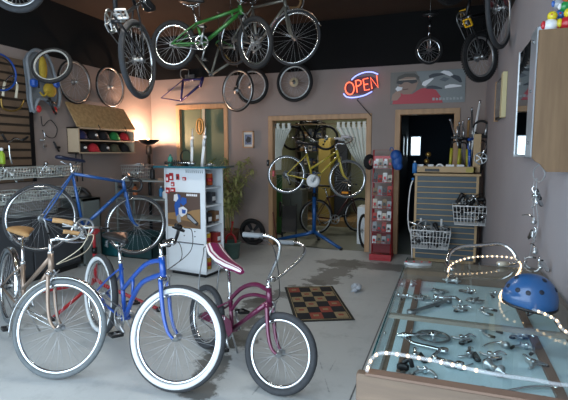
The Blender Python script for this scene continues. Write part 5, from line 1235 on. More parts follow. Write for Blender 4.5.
for i, z in enumerate(levels):
    for k in range(4):
        x = rw * (k + .5) / 4; hx = pc_[(i * 3 + k * 2) % 7]; h_ = .1 + .03 * ((i + k) % 2)
        q = thing('parts_packet', 'small parts packet in the %s pocket of the red wire rack' % words[i], 'packet', (xa + x, Yr - .045, z - .069), 0, 'packets in the %s pocket of the red rack' % words[i])
        m = MB(); m.poly([(-rw * .11, -.012, 0), (rw * .11, -.012, 0), (rw * .11, .02, h_), (-rw * .11, .02, h_)], (0, .006, 0), M('packet_' + hx, hx, .5)); m.build('card', q)
        m = MB(); m.box((0, -.006, h_ * .45), (rw * .12, .014, h_ * .3), M('packet_b', '33363a', .4) if (i + k) % 3 else redplastic, bev=.003); m.build('blister', q)
m = MB(); m.b2((.01, -.02, levels[0] - .02), (rw - .01, -.012, levels[0] + .1), redplastic); m.build('header_card', t); 
m = MB()
for i in range(4): m.b2((.03 + .06 * i, -.026, levels[0] + .01), (.07 + .06 * i, -.02, levels[0] + .06), white)
m.build('header_text', t)
c = YW(397, 160, 6.38); t = thing('blue_bag', 'crumpled blue bag hanging on the right post of the red rack', 'bag', c)
m = MB(); bagm = M('blue_nylon', '1b4f96', .5, var=.1, scale=20, bump=.3)
m.ell((0, 0, 0), (.075, .06, .14), bagm, 16, 10); m.ell((-.02, -.02, .06), (.07, .05, .08), bagm, 14, 8); m.ell((.03, 0, -.08), (.05, .05, .06), bagm, 14, 8); m.build('bag_body', t); m = MB(); m.tube(cr([(-.03, 0, .1), (-.06, 0, .16), (-.09, 0, .17), (-.1, .02, .13)], 4), .006, bagm, 6); m.build('handle', t)
c = YW(369.5, 162, 6.55); t = thing('tire_roll', 'small black coiled tyre hanging at the left of the red rack', 'tyre', c)
m = MB(); 
for i in range(3): m.torus((.012 * i, 0, 0), V((.8, -.6, 0)), .095 - .012 * i, .018, rubber_dark, 32, 8)
m.build('coil', t); m = MB(); m.box((0, -.03, .0), (.04, .05, .04), redplastic, bev=.006); m.build('band', t)
# ------------------------------------------------------------------ slatwall stand
sx0, sx1 = -.36, .42; sy = 6.2; stz = YW(450, 176, sy).z
t = thing('slatwall_stand', 'grey slatwall display stand with pine edges in front of the dark doorway', 'display stand', (sx0, sy, 0)); sw_ = sx1 - sx0
pine = M('pale_pine_edge', 'b59a74', .6, var=.08, scale=4)
m = MB(); m.b2((0.02, .01, .1), (sw_ - .02, .03, stz), pine); m.build('back_panel', t)
m = MB(); ns = 15
for i in range(ns):
    z0 = .1 + (stz - .1) * i / ns; m.b2((.02, -.005, z0 + .008), (sw_ - .02, .012, z0 + (stz - .1) / ns - .008), M('slate_slat', '47565f', .5, var=.05, scale=4), .003)
m.build('slats', t)
m = MB(); m.b2((0, -.01, .0), (.03, .35, stz), pine); m.b2((sw_ - .03, -.01, 0), (sw_, .35, stz), pine); m.b2((0, -.01, .06), (sw_, .02, .1), pine); m.build('side_frame', t)
m = MB(); m.b2((-.02, -.02, stz), (sw_ + .02, .4, stz + .03), pine, .004); m.build('top_board', t)
m = MB(); m.b2((0.0, .0, stz + .03), (sw_ - .05, .02, stz + .12), pine); m.b2((.0, .33, stz + .03), (sw_ - .05, .35, stz + .12), pine); m.b2((.0, .0, stz + .03), (.02, .35, stz + .12), pine); m.b2((sw_ - .07, .0, stz + .03), (sw_ - .05, .35, stz + .12), pine); m.b2((0, 0, stz + .03), (sw_ - .05, .35, stz + .045), pine); m.build('top_tray', t)
m = MB(); m.b2((.12, -.004, stz + .055), (.3, -.0005, stz + .09), black); m.build('tray_slot', t)
m = MB(); m.b2((sw_ - .16, -.006, stz + .05), (sw_ - .07, -.0005, stz + .11), M('yellow_tag', 'a99a4a', .5)); m.build('price_tag', t)
def Sp(u, v, dy=0): return YW(u, v, sy + dy)
# baskets on it with parts
for (u0, v0, u1, v1, dd, lb) in ((454, 214, 495, 224, .2, 'upper right'), (412, 235, 448, 247, .2, 'lower left')):
    a = Sp(u0, v1, -dd); b_ = Sp(u1, v1, -dd); w_ = (b_.x - a.x) * .98; x_ = (a.x + b_.x) / 2
    wire_basket('wire_basket', 'white wire basket of bicycle parts hooked %s on the slatwall stand' % lb, 'basket', (x_, sy - .15, a.z), 0, w_, .22, .24, white, nx=12, ny=6, nz=3, flare=.03, wr=.004)
    for s_ in (-1, 1):
        tt_ = thing('basket_hook', 'white hook holding the %s %s basket on the slatwall' % ('left side of the' if s_ < 0 else 'right side of the', lb), 'hook', (x_ + s_ * w_ * .3, sy - .02, a.z + .24))
        m = MB(); m.tube([(0, .015, .1), (0, 0, .11), (0, -.012, 0), (0, .0, -.02)], .005, white, 6); m.build('hook_wire', tt_); m = MB(); m.b2((-.012, .002, .02), (.012, .012, .12), white); m.build('hook_plate', tt_)
    for i in range(16):
        kd = (['shifter', 'lever', 'shifter', 'stem', 'shifter', 'shifter', 'pedal'] if 'upper' in lb else ['shifter', 'caliper', 'shifter', 'pedal', 'hub', 'shifter', 'lever'])[i % 7]
        comp(kd, (x_ - w_ * .36 + w_ * .72 * (i % 4) / 3, sy - .23 + .05 * (i // 4), a.z + .04 + .055 * (i // 4) + ((.09 if 'upper' in lb else .03))), 0, 'bicycle part piled in the %s basket of the slatwall stand' % lb, group='parts piled in the %s basket on the slatwall' % lb, sc=1.35, rot=(R_(random.uniform(-70, 70)), R_(random.uniform(-60, 60)), random.uniform(0, 6)))
a = Sp(425, 227, -.27); comp('crank', a, 0, 'large steel chainring sticking out of the lower left basket on the slatwall', rot=(R_(80), R_(-160), R_(10)), sc=1.25)
# white tubes at the left side of the stand
t = thing('white_tubes', 'white bent tube leaning on the left side of the slatwall stand', 'tube', (sx0 - .05, sy, 0))
o_ = V(t.location); W = [Sp(u, v) - o_ for u, v in ((413, 180), (410, 190), (408, 215), (409, 228), (411, 236), (412, 258))]
m = MB(); m.tube(cr(W, 4), .008, white, 8); m.build('tube', t); m = MB(); m.cyl(W[0], W[0] + V((0, 0, .03)), .018, M('blue_tape', '2a6fb0', .5)); m.build('end_cap', t)
# things standing in the tray on top
TZ = stz + .046
specs = [(454, .16, (.08, .05), 'yellow', 'fork with yellow lower legs standing in the tray, left one', .0, .6), (464, .22, (.02, -.05), 'yellow', 'fork with yellow lower legs standing in the tray, right one', .4, .58), (472, .25, (.06, -.12), 'blue', 'fork with blue crown leaning in the tray behind the yellow ones', .9, .58), (477, .12, (.03, .16), 'black', 'tall black fork leaning right in the tray', .2, .62)]
yl = M('yellow_fork_leg', 'a8a232', .35)
for u, dy, ln, cl_, lb, rz, h in specs:
    p = YW(u, 160, sy + dy); fork_thing((p.x, sy + dy, TZ), h, ln, rz, lb, {'yellow': yl, 'blue': M('blue_paint', ''), 'black': black}[cl_], {'yellow': blackmetal, 'blue': alu, 'black': blackmetal}[cl_], {'yellow': black, 'blue': M('blue_paint', ''), 'black': black}[cl_], lower=.52)
for (u0, v0, u1, v1, r, mt, lb, cat, dy) in ((474, 135, 480, 101, .014, white, 'white seat post pointing up out of the tray at the right', 'seat post', .2), (457, 142, 450, 119, .013, alu, 'pale tube leaning left out of the tray', 'tube', .28), (459, 150, 459.5, 122, .012, steel, 'thin steel tube standing upright behind the yellow forks', 'tube', .3), (462, 150, 463, 121, .011, alu, 'bright thin tube standing between the forks', 'tube', .26), (467, 150, 469, 118, .016, tan, 'tan leather-coloured strap tube standing in the tray', 'tube', .31), (472, 140, 472, 108, .012, steel, 'dark steel tube rising beside the white seat post', 'tube', .3)):
    a = YW(u0, v0, sy + dy); b_ = YW(u1, v1, sy + dy); d = (b_ - a).normalized(); a = a - d * ((a.z - TZ) / d.z); t = thing('seat_post' if 'post' in cat else 'metal_tube', lb, cat, a)
    m = MB(); m.tube([(0, 0, 0), b_ - a], r, mt, 10); m.build('tube', t); m = MB(); m.cyl((b_ - a) - d * .03, (b_ - a) + d * .005, r * 1.2, chrome); m.build('collar', t)
t = thing('wood_block', 'narrow pale wooden block standing upright in the tray', 'wood block', YW(477, 150, sy + .1).xy.to_3d() + V((0, 0, TZ))); m = MB(); hB = YW(477, 134, sy + .1).z - TZ; m.b2((-.045, -.015, 0), (.045, .015, hB), pine, .004); m.build('block', t); m = MB(); m.b2((-.045, -.0152, hB * .5), (.045, -.015, hB * .51), tan); m.build('seam', t)
t = thing('black_tube', 'black inner tube hung over the wooden block', 'inner tube', YW(481, 128, sy + .18)); m = MB(); m.torus((0, 0, 0), (.3, 1, 0), .09, .016, rubber_dark, 30, 8); m.build('coil', t); m = MB(); m.tube([(-.02, 0, -.09), (-.03, 0, .0 - .22)], .015, rubber_dark, 8); m.build('tail', t)
p = YW(480.5, 161, sy - .01); comp('crank', (p.x, sy - .03, p.z + .035), 0, 'white-looking chainring standing at the right front edge of the tray', rot=(R_(90), R_(-70), 0), sc=1.0)
for (u, lb, w_) in ((420, 'white parts card standing at the left end of the tray', .08), (431, 'white parts card beside the round one in the tray', .07), (450, 'white parts card in the middle of the tray', .1), (461, 'white parts card leaning in front of the yellow forks', .09)):
    p = YW(u, 160, sy); t = thing('price_card', lb, 'card', (p.x, sy + .03, TZ), .1 * (u % 3 - 1)); m = MB(); m.poly([(-w_ / 2, 0, 0), (w_ / 2, 0, 0), (w_ / 2, .03, .1), (-w_ / 2, .03, .1)], (0, .004, 0), white); m.build('card', t); m = MB(); m.b2((-w_ / 4, -.001 + .012, .04), (w_ / 4, .009, .055), M('print_dark', '')); m.build('text_line', t)
p = YW(440, 159, sy + .04); t = thing('tape_ring', 'white ring standing in the middle of the tray', 'ring', (p.x, sy + .05, TZ + .055)); m = MB(); m.torus((0, 0, 0), (.15, 1, 0), .045, .012, white, 28, 8); m.build('ring', t); m = MB(); m.lathe((0, 0, 0), (.15, 1, 0), [(.034, -.01), (.034, .01)], M('grey_core', '84888a', .5), 20); m.build('core', t)
p = YW(427, 160, sy); t = thing('bell', 'brassy bicycle bells stacked at the left of the tray', 'bell', (p.x, sy + .15, TZ)); m = MB()
for i in range(3): m.ell((.01 * (-1) ** i, 0, .05 + .09 * i), (.035, .035, .035), brass, 14, 8)
m.build('bell_dome', t); m = MB(); m.tube([(0, 0, 0), (0, 0, .25)], .006, steel, 6); m.build('rod', t)
p = YW(417, 171, sy - .02); t = thing('water_bottle', 'small blue tube at the left corner of the stand top', 'bottle', (sx0 - .01, sy - .0, stz + .031)); m = MB(); m.lathe((0, 0, 0), UPV, [(.03, 0), (.03, .12), (.015, .14)], M('blue_tape', ''), 16); m.build('bottle_body', t); m = MB(); m.cyl((0, 0, .14), (0, 0, .16), .012, white); m.build('bottle_cap', t)
# pictures in the hallway
for i, u in enumerate((398.5, 402.5, 406)):
    p = XW(u, 150, -.757); t = thing('framed_picture', 'small dark picture on the hallway wall, %s' % ['nearest the doorway', 'middle one', 'furthest from the doorway'][i], 'picture', (-.757, p.y, 1.62))
    m = MB(); m.b2((0, -.13, -.2), (.02, .13, .2), black, .004); m.build('frame', t); m = MB(); m.b2((.02, -.1, -.17), (.023, .1, .17), M('print_night', '141c26', .3)); m.build('picture', t)
# ------------------------------------------------------------------ rug and crumpled rag
c0, c1, c2, c3 = FL(287, 322), FL(351, 321), FL(336, 286), FL(291, 288)
cen = (c0 + c1 + c2 + c3) / 4; ra_ = math.atan2((c1 - c0).y, (c1 - c0).x); rw_ = ((c1 - c0).length + (c2 - c3).length) / 2; rl_ = ((c3 - c0).length + (c2 - c1).length) / 2
ra_ = math.atan2((c1 - c0).y + (c2 - c3).y, (c1 - c0).x + (c2 - c3).x)
t = thing('doormat', 'checkered black, tan and rust doormat on the concrete floor', 'doormat', (cen.x, cen.y, 0), ra_)
m = MB(); m.b2((-rw_ / 2, -rl_ / 2, 0), (rw_ / 2, rl_ / 2, .008), M('mat_border', '2c2c28', .95, var=.1, scale=60, bump=.3), .003); m.build('border', t)
m = MB(); cl4 = [M('mat_black', '1b1c20', .95, var=.1, scale=60, bump=.3), M('mat_tan', '8d7c5c', .95, var=.12, scale=60, bump=.3), M('mat_rust', '8c4436', .95, var=.12, scale=60, bump=.3)]
for i in range(4):
    for j in range(6):
        x0 = -rw_ / 2 + .04 + (rw_ - .08) * i / 4; x1 = x0 + (rw_ - .08) / 4; y0 = -rl_ / 2 + .05 + (rl_ - .1) * j / 6; y1 = y0 + (rl_ - .1) / 6
        q = cl4[0] if (i + j) % 2 == 0 else cl4[1 + ((i * 2 + j * 3) % 5 in (0, 2))]
        m.b2((x0, y0, .006), (x1 - .004, y1 - .004, .011), q)
        if (i + j) % 2: m.b2(((x0 + x1) / 2 - .03, (y0 + y1) / 2 - .02, .011), ((x0 + x1) / 2 + .02, (y0 + y1) / 2 + .02, .0125), cl4[2] if q is cl4[1] else cl4[1])
m.build('checker_pile', t)
m = MB(); m.tube([(-rw_ / 2 + .03, -rl_ / 2 + .03, .009), (rw_ / 2 - .03, -rl_ / 2 + .03, .009), (rw_ / 2 - .03, rl_ / 2 - .03, .009), (-rw_ / 2 + .03, rl_ / 2 - .03, .009)], .004, cl4[1], 5, closed=True); m.build('edge_stripe', t)
c = FL(356, 291); t = thing('rag', 'small crumpled grey-white rag on the floor beyond the doormat', 'rag', c)
m = MB(); rg = M('rag_cloth', 'a9b0b8', .9, var=.12, scale=40, bump=.6)
for i in range(9): m.ell((random.uniform(-.035, .035), random.uniform(-.05, .05), .025 + .03 * random.random()), (.035 + .02 * random.random(), .03, .028), rg, 8, 5, rot=Matrix.Rotation(random.uniform(0, 3), 3, V((random.random(), random.random(), 1))))
m.ell((-.01, -.02, .065), (.03, .03, .03), rg, 8, 5); m.build('crumpled_cloth', t)
m = MB(); m.poly([(-.05, -.06, .003), (.0, -.075, .004), (.03, -.04, .03), (-.02, -.02, .04)], (0, 0, .004), rg); m.build('loose_corner', t)

# ------------------------------------------------------------------ glass display case at the right
GX0, GX1, GY0, GY1, GZ = -.178, XR - .012, 1.205, 2.62, .92
t = thing('display_case', 'long glass-topped wooden display case along the right wall', 'display case', ((GX0 + GX1) / 2, (GY0 + GY1) / 2, 0)); o_ = V(t.location); CASE = t
cw = M('case_wood', '5f5043', .6, hex2='6d5c4c', scale=4, stretch=(1, 8, 8), bump=.08); cwd = M('case_wood_dark', '6c5648', .6, var=.1, scale=6)
def cb(a, b_, mt, name, bev=0, label=None): m = MB(); m.b2(V(a) - o_, V(b_) - o_, mt, bev); return m.build(name, t, label)
cb((GX0 - .03, GY0 - .03, 0), (GX1, GY0, GZ - .004), cw, 'front_panel', .003)
cb((GX0, GY1 - .02, 0), (GX1, GY1, GZ - .012), cw, 'back_panel')
cb((GX0, GY0, 0), (GX0 + .02, GY1 - .02, GZ - .14), cw, 'side_panel'); cb((GX1 - .02, GY0, 0), (GX1, GY1 - .02, GZ - .012), cw, 'side_panel')
DK = .795
cb((GX0 + .02, GY0, DK - .02), (GX1 - .02, GY1 - .02, DK), M('deck_paint', 'b4cad0', .55, var=.04, scale=4), 'deck')
cb((-.125, GY0, DK), (-.098, GY1 - .02, DK + .012), cwd, 'inner_strip'); cb((.335, GY0, DK), (.365, GY1 - .02, DK + .012), cwd, 'inner_strip')
ym = FL(470, 321, GZ).y
cb((GX0, ym - .012, GZ - .02), (GX1 - .02, ym + .012, GZ - .006), M('case_bar', '8d8478', .5, .2), 'cross_bar')
cb((GX0, GY0, GZ - .14), (GX0 + .006, GY1 - .02, GZ - .006), glass, 'side_glass')
for a, b_ in ((GY0, ym - .001), (ym + .001, GY1)):
    cb((GX0 - .002, a, GZ - .006), (GX1, b_, GZ), glass, 'glass_top')
cb((GX0 - .006, GY0, GZ - .007), (GX0 - .002, GY1, GZ + .0), glass_edge, 'glass_edge'); cb((GX0 - .002, GY0 - .003, GZ - .007), (GX1, GY0, GZ), glass_edge, 'glass_edge')
cb((GX0 - .004, GY0 - .035, GZ - .003), (GX1, GY0 - .003, GZ + .004), cwd, 'front_lip')
# components inside, read one by one
def dk(u, v): p = FL(u, v, DK + .02); return V((p.x, p.y, DK + .002))
items = [('derailleur', 465, 337, 20, 'derailleur behind the near glass pane, close to the cross bar'), ('caliper', 489, 330, 60, 'brake caliper under the near pane, just below the helmet'), ('derailleur', 522, 334, -20, 'derailleur under the near pane at the right, below the helmet'),
 ('derailleur', 416, 353, 80, 'derailleur at the left of the near pane beside the long crank arm'), ('lever', 448, 361, -50, 'brake lever lying diagonally under the near pane'), ('derailleur', 494, 354, 10, 'derailleur in the middle right of the near pane'), ('caliper', 525, 346, -30, 'brake caliper at the right of the near pane, upper one'),
 ('hub', 494, 369, 40, 'wheel hub under the near pane close to the rope light'), ('derailleur', 531, 360, 110, 'derailleur at the right of the near pane, lower one'), ('stem', 437, 357, -20, 'handlebar stem under the near pane left of centre'),
 ('pedal', 422, 296, 10, 'pedal at the left of the far pane, front one'), ('pedal', 440, 290, 40, 'pedal in the middle of the far pane'), ('derailleur', 462, 307, 0, 'derailleur under the far pane close to the cross bar'), ('caliper', 486, 309, 70, 'brake caliper under the far pane beside the helmet'), ('lever', 412, 283, 20, 'brake lever at the far left of the far pane'),
 ('derailleur', 470, 290, -60, 'derailleur in the centre right of the far pane'), ('hub', 452, 281, 90, 'wheel hub toward the far end of the far pane'), ('stem', 480, 282, 30, 'handlebar stem toward the far end of the far pane'), ('caliper', 497, 293, 20, 'brake caliper at the right of the far pane'), ('lever', 430, 272, 60, 'brake lever at the very far end of the case'),
 ('pedal', 475, 299, -20, 'pedal behind the derailleur in the far pane'), ('derailleur', 436, 301, 45, 'derailleur at the left centre of the far pane'), ('caliper', 408, 296, 10, 'brake caliper by the left edge of the far pane'), ('hub', 468, 274, 15, 'wheel hub under the far pane near the chrome handlebar')]
for kd, u, v, rz, lb in items: comp(kd, dk(u, v), R_(rz), 'silver ' + lb, sc=.78)
comp('crank', dk(433, 334), R_(205), 'chrome crankset with chainring under the near glass pane', sc=.85)
def case_tube(name, label, cat, px, r, mt, capm=None):
    ps = [dk(u, v) + V((0, 0, r + .004)) for u, v in px]; c = ps[0]; t = thing(name, label, cat, c); m = MB(); m.tube(cr([p - c for p in ps], 4), r, mt, 8, flat=.6); m.build('shaft', t)
    for e in (0, -1): m = MB(); m.lathe(ps[e] - c - V((0, 0, r * .8)), UPV, [(r * 1.7, 0), (r * 1.7, r * 1.4)], mt, 14); m.build('eye', t)
for kd, u, v, rz, lb in [('pedal', 404, 375, 15, 'pedal in the near left part of the near pane'), ('derailleur', 470, 352, 70, 'derailleur in the centre of the near pane'), ('lever', 506, 343, 130, 'brake lever between the two brake calipers of the near pane'), ('caliper', 425, 371, 0, 'brake caliper nearest the front edge, under the rope light'), ('stem', 452, 296, 200, 'handlebar stem in the middle of the far pane')]: comp(kd, dk(u, v), R_(rz), 'silver ' + lb, sc=.78)
case_tube('crank_arm', 'long flat chrome crank arm lying left of the chainring under the glass', 'crank arm', [(405, 334), (412, 341), (432, 346), (444, 349)], .0095, chrome)
case_tube('crank_arm', 'dark steel crank arm lying across the left of the far pane', 'crank arm', [(411, 311), (425, 307), (448, 300)], .011, steel)
case_tube('brake_rod', 'long thin chrome rod near the front edge of the case', 'rod', [(484, 386), (505, 388), (545, 396)], .006, chrome)
case_tube('brake_rod', 'second thin chrome rod crossing the first at the front edge of the case', 'rod', [(496, 390), (530, 384), (556, 384)], .005, chrome)
p = dk(403, 366); t = thing('cable_clamp', 'black plastic clamp at the near left corner under the glass', 'clamp', p); m = MB(); m.box((0, 0, .015), (.04, .025, .022), black, bev=.006); m.build('clamp_body', t); m = MB(); m.tube(cr([(.0, 0, .03), (.02, 0, .045), (.03, .0, .02)], 4), .008, black, 6); m.build('hook', t)
# rope light across the glass
def g(u, v, z=.012): return FL(u, v, GZ + z)
lift = [FL(367, 371, GZ + .012), FL(370, 362, GZ + .02), FL(376, 355, GZ + .03), FL(386, 353, GZ + .035), FL(408, 356, GZ + .035), FL(440, 362, GZ + .035), FL(470, 369, GZ + .035), FL(500, 375, GZ + .03), FL(535, 380, GZ + .02), FL(566, 385, GZ + .012)]
e_ = lift[-1]
back = [V((.44, 1.32, GZ + .012)), V((.465, 1.5, GZ + .012)), FL(565, 331, GZ + .02), FL(556, 320, GZ + .035), FL(540, 312, GZ + .035), FL(522, 307, GZ + .03), FL(508, 304, GZ + .03), FL(500, 298, GZ + .016), FL(503, 290, GZ + .012), FL(514, 279, GZ + .012), FL(521, 266, GZ + .012), FL(515, 259, GZ + .025), FL(500, 256.5, GZ + .04), FL(475, 257, GZ + .045), FL(458, 261, GZ + .035), FL(450, 266, GZ + .02), FL(448, 272, GZ + .012)]
path = cr(lift + back, 10)
t = thing('rope_light', 'clear rope light with small warm bulbs looping over the glass case and around the helmet', 'rope light', path[0]); o_ = V(t.location)
clr = glass_mat('clear_pvc', 'e9ecee', rough=.15); m = MB(); m.tube([p - o_ for p in path], .0055, M('milky_rope', 'c9ced2', .25, alpha=.3), 8); m.build('clear_tube', t)
L = [0]
for a, b_ in zip(path, path[1:]): L.append(L[-1] + (b_ - a).length)
bulb_m = M('warm_bulb', 'ffd9a8', .4, emit=3.5)
def along(s_):
    for i in range(len(L) - 1):
        if L[i + 1] >= s_: return path[i].lerp(path[i + 1], (s_ - L[i]) / max(1e-6, L[i + 1] - L[i]))
    return path[-1]
nB = 92; proto_b = None; dark0, dark1 = .47, .72
kk = 0
for i in range(nB):
    s_ = L[-1] * (i + .5) / nB; p = along(s_)
    # the span along the right end of the front loop is unlit in the room
    if (e_ - p).length < .2 and p.y < 1.5 and p.x > .1 : continue
    if proto_b is None: m = MB(); m.ell((0, 0, 0), (.0042, .0042, .0055), bulb_m, 8, 6); proto_b = m.build('bulb', t); bo = proto_b
    else: bo = proto_b.copy(); COL.objects.link(bo); bo.parent = t
    bo.location = p - o_; kk += 1
# chrome handlebar lying on the far end
hbp = [V((q.x, q.y, max(q.z, GZ + .013))) for q in [P(451, 300, 2.28), P(447.5, 285, 2.33), P(447, 268, 2.38), P(450, 253, 2.42), P(461, 247, 2.45), P(480, 245.5, 2.47), P(499, 244, 2.47), P(510, 249, 2.45), P(517, 259, 2.42), P(515, 269, 2.4), P(507, 272, 2.38), P(498, 264, 2.36)]]
c = hbp[0]; 
zmin = min(p.z for p in hbp); t = thing('handlebar', 'bare chrome handlebar resting at the far end of the glass case', 'handlebar', c); m = MB(); m.tube([p - c for p in cr(hbp, 6)], .0105, chrome, 10); m.build('bar_tube', t)
m = MB(); p1, p2 = hbp[-1] - c, hbp[-2] - c; m.tube([p2, p1], .0125, M('cream_sleeve', 'b9b2a2', .5), 10); m.build('sleeve', t)
a, b_ = FL(404, 260, GZ + .02), FL(432, 261, GZ + .02); t = thing('bench_plate', 'narrow grey oval plate with red dots at the far left corner of the case', 'plate', (a + b_) / 2, math.atan2((b_ - a).y, (b_ - a).x)); hl_ = (b_ - a).length / 2
t.location.y = min(t.location.y, GY1 - .05); t.location.z = GZ
m = MB(); m.poly([(hl_ * math.cos(q), .035 * math.sin(q), 0) for q in [2 * PI * i / 24 for i in range(24)]], (0, 0, .012), M('plate_grey', '9a9c9c', .35, .5)); m.build('plate_body', t)
for i in range(4): m = MB(); m.lathe((-.06 + .04 * i, 0, .012), UPV, [(.006, 0), (.005, .003)], redplastic, 10); m.build('red_dot', t)
# blue helmet
hc = FL(530, 313, GZ); hc = V((hc.x - .0, hc.y + .02, GZ)); t = thing('skate_helmet', 'blue skate helmet with round vents resting on the glass case by the wall', 'helmet', hc, R_(200)); hx = min(hc.x, XR - .13); t.location.x = hx; t.scale = (.79, .79, .8)
hm = M('blue_helmet_shell', '245080', .35, coat=.4, var=.06, scale=10); m = MB(); rings = []
Z0 = .02
for i in range(13):
    tt2 = i / 12; a = -.28 + (PI / 2 + .28) * tt2; ring = []
    for k in range(36):
        b2 = 2 * PI * k / 36; rx = .125 * math.cos(a) ** .85 if a > 0 else .125 * math.cos(a); ry = .106 * math.cos(a) ** .85 if a > 0 else .106 * math.cos(a)
        cut = .028 * max(0, math.cos(b2)) * (1 - tt2) if i < 4 else 0
        ring.append(V((max(rx, .001) * math.cos(b2), max(ry, .001) * math.sin(b2), Z0 + .035 + .125 * math.sin(a) + cut)))
    rings.append(ring)
m.loft(rings, hm); m.build('shell', t)
for a_, e_2 in ((0, .6), (35, .55), (-35, .55), (180, .6), (145, .55), (215, .55), (90, .55), (-90, .55), (0, 1.05), (120, 1.05), (240, 1.05), (60, .5), (-60, .5)):
    a2 = R_(a_); d = V((math.cos(a2) * math.cos(e_2), math.sin(a2) * math.cos(e_2), math.sin(e_2))); p = V((d.x * .125, d.y * .108, Z0 + .035 + .125 * math.sin(e_2))) ; p = V((.125 * math.cos(e_2) ** .85 * math.cos(a2), .106 * math.cos(e_2) ** .85 * math.sin(a2), Z0 + .035 + .125 * math.sin(e_2)))
    m = MB(); m.lathe(p - d * .004, d, [(.011, 0), (.011, .006), (.008, .0065)], M('vent_dark', '0e1a2c', .6), 14); m.build('vent', t)
m = MB(); m.tube([V((.118 * math.cos(q), .1 * math.sin(q), Z0 + .006 + .02 * max(0, math.cos(q)))) for q in [2 * PI * i / 36 for i in range(36)]], .008, black, 6, closed=True); m.build('rim_trim', t)
m = MB()
for s_ in (-1, 1): m.tube(cr([(.03, .098 * s_, .03), (.05, .08 * s_, .008), (.02, .03 * s_, .004), (0, 0, .004)], 4), .004, black, 6)
m.build('chin_strap', t)
m = MB(); m.ell((.112, 0, Z0 + .045), (.012, .02, .012), white, 10, 6); m.build('badge', t)
# ------------------------------------------------------------------ right wall
# chain of derailleurs hanging on the wall
Xh = XR - .05
tp = XW(541, 170, XR - .035); t = thing('wire_hanger', 'white wire hanger hooked below the wooden wall box', 'hanger', tp); 
def wp(u, v, dx=0): return XW(u, v, XR - .035 + dx) - tp
m = MB(); m.tube(cr([wp(540, 164), wp(534, 170), wp(534, 178), wp(540, 182), wp(545, 174), wp(540, 164)], 5), .003, M('grey_cord', '9aa0a4', .5), 6); m.build('hook', t)
m = MB(); m.tube(cr([wp(537, 178), wp(536, 200), wp(538, 225), wp(532, 245), wp(529, 258)], 5), .0025, M('grey_cord', ''), 6); m.tube(cr([wp(534, 180), wp(533, 200), wp(534, 215)], 4), .002, M('grey_cord', ''), 6); m.build('cord', t)
for k, (kd, u, v, r0, lb) in enumerate((('derailleur', 537, 193, 30, 'topmost'), ('derailleur', 535, 200, 120, 'second from the top'), ('lever', 535, 222, 40, 'in the middle of the string'), ('derailleur', 531, 234, 200, 'just below the middle of the string'), ('lever', 537, 252, 10, 'near the bottom, pointing up'), ('derailleur', 540, 264, 90, 'lowest at the right'), ('caliper', 529, 262, 60, 'lowest at the left'))):
    p = XW(u, v, XR - .05); comp(kd, p, 0, 'black and silver part hung on the wall string, ' + lb, sc=.72, rot=(R_(r0), R_(-90), 0))
# wooden wall box with raised side
bx0, bY0, bY1 = .356, 2.2, 2.46; zT, zB = 2.03, 1.435
t = thing('wall_box', 'plywood wall box on the right wall with a notched lower corner', 'wall box', (XR, bY0, zB)); o_ = V(t.location)
m = MB(); sh_ = [(bx0, zB + .06), (bx0 + .012, zB + .045), (bx0 + .03, zB + .035), (bx0 + .05, zB + .01), (bx0 + .06, zB), (XR - .001, zB), (XR - .001, zT), (bx0, zT)]
m.poly([V((x, bY0, z)) - o_ for x, z in sh_], (0, .018, 0), plyw); m.build('end_panel', t)
m = MB(); m.b2(V((bx0 + .05, bY0 + .018, zB + .06)) - o_, V((bx0 + .065, bY1, zT - .02)) - o_, plyw); m.build('front_panel', t)
m = MB(); m.b2(V((bx0 + .045, bY0 + .018, zT - .018)) - o_, V((XR - .001, bY1, zT)) - o_, plyw); m.build('top_panel', t); m = MB(); m.b2(V((bx0 + .05, bY0 + .018, zB + .06)) - o_, V((XR - .001, bY1, zB + .075)) - o_, plyw); m.build('bottom_panel', t)
# colourful toy pile on top of it (generic rubber toys)
def toy(p, s_, cols_, label):
    t = thing('rubber_toy', label, 'toy', p); c1_, c2_, c3_ = cols_
    m = MB(); m.ell((0, 0, .028 * s_), (.03 * s_, .026 * s_, .028 * s_), c1_, 14, 9); m.build('body', t); m = MB(); m.ell((.004 * s_, -.004, .066 * s_), (.02 * s_, .02 * s_, .02 * s_), c2_, 12, 8); m.build('head', t)
    for sd_ in (-1, 1): m = MB(); m.ell((sd_ * .028 * s_, -.008, .03 * s_), (.01 * s_, .01 * s_, .018 * s_), c3_, 10, 6); m.build('arm', t)
    m = MB(); m.ell((0, -.018 * s_, .068 * s_), (.006 * s_, .006 * s_, .005 * s_), redplastic, 8, 6); m.build('nose', t); return t
tc = lambda n, h: M('toy_' + n, h, .35, coat=.3)
cy, cr_, cg, cw_, cb2 = tc('yellow', 'd4c22a'), tc('red', 'b8222e'), tc('green', '1d8c46'), tc('white', 'dfe3e6'), tc('blue', '2d5fae')
x0_ = bx0 + .06
toy((x0_ - .01, bY0 + .06, zT), 1.0, (cw_, cy, cr_), 'white and yellow rubber toy at the left of the pile on the wall box')
toy((x0_ + .05, bY0 + .05, zT), 1.05, (cr_, cy, cy), 'red and yellow rubber toy in the middle of the pile on the wall box')
toy((x0_ + .1, bY0 + .07, zT), .9, (cy, cw_, cr_), 'yellow rubber toy at the right of the pile on the wall box')
toy((x0_ + .045, bY0 + .085, zT + .085), .8, (cg, tc('orange', 'c4532e'), cw_), 'green rubber toy sitting on top of the toy pile')
toy((x0_ + .03, bY0 + .11, zT), 1.2, (cy, cb2, cg), 'yellow and blue rubber toy at the back of the toy pile')
toy((x0_ + .02, bY0 + .09, zT + .1), .75, (tc('grey', '9aa0a8'), cw_, cb2), 'grey and white rubber toy on top of the pile at the left')
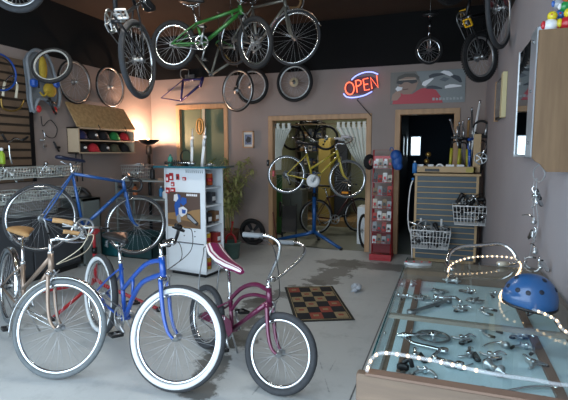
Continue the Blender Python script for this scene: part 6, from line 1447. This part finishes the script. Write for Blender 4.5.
# mirror
za, zb2 = 1.49, 2.17; t = thing('wall_mirror', 'tall mirror with bright chrome edge on the right wall', 'mirror', (XR, 3.3, za)); o_ = V(t.location)
Xm = .442
m = MB(); m.b2(V((Xm, 2.9, za + .01)) - o_, V((XR - .001, 3.38, zb2 - .01)) - o_, black); m.build('backing', t)
m = MB(); m.b2(V((Xm - .004, 2.9, za + .015)) - o_, V((Xm, 3.37, zb2 - .015)) - o_, M('mirror_silver', 'aeb8bc', .03, 1.0)); m.build('mirror_glass', t)
m = MB(); m.b2(V((Xm - .012, 2.72, za)) - o_, V((XR - .001, 2.9, zb2)) - o_, M('chrome_strip', 'c9d6e0', .3, .7), .004); m.build('chrome_edge', t); m = MB(); m.b2(V((Xm - .008, 3.37, za)) - o_, V((XR - .001, 3.39, zb2)) - o_, alu); m.build('thin_edge', t)
for z in (.08, .36, .62): m = MB(); m.lathe(V((Xm - .012, 2.81, za + z)) - o_, (-1, 0, 0), [(.01, 0), (.008, .006)], steel, 12); m.build('screw', t)
# narrow framed picture further back
za, zb2 = 1.84, 2.22; t = thing('framed_picture', 'narrow framed mirror-like picture high on the right wall beyond the tall mirror', 'picture', (XR, 4.85, za)); o_ = V(t.location)
m = MB(); m.b2(V((XR - .03, 4.62, za)) - o_, V((XR - .001, 5.15, zb2)) - o_, black, .003); m.build('backing', t)
m = MB(); m.b2(V((XR - .034, 4.62, za + .02)) - o_, V((XR - .03, 5.13, zb2 - .02)) - o_, M('dim_glass', '6c7474', .15, .5)); m.build('picture', t)
m = MB(); m.b2(V((XR - .04, 4.5, za - .01)) - o_, V((XR - .001, 4.62, zb2 + .01)) - o_, M('cream_frame', 'c4ba90', .5), .003); m.build('frame', t); m = MB(); m.b2(V((XR - .038, 5.13, za - .01)) - o_, V((XR - .001, 5.17, zb2 + .01)) - o_, wood_trim, .003); m.build('frame', t)

# ------------------------------------------------------------------ camera and view
cam = bpy.data.cameras.new('camera'); co = bpy.data.objects.new('camera', cam); COL.objects.link(co)
co.location = EYE; co.rotation_euler = (PI / 2 - PITCH, 0, YAW)
cam.sensor_width = 36; cam.lens = 36 * FPX / 568; cam.clip_start = .05
scene.camera = co
scene.view_settings.view_transform = 'Standard'; scene.view_settings.look = 'None'; scene.view_settings.gamma = 1; scene.view_settings.use_curve_mapping = False
scene.view_settings.exposure = 0.0
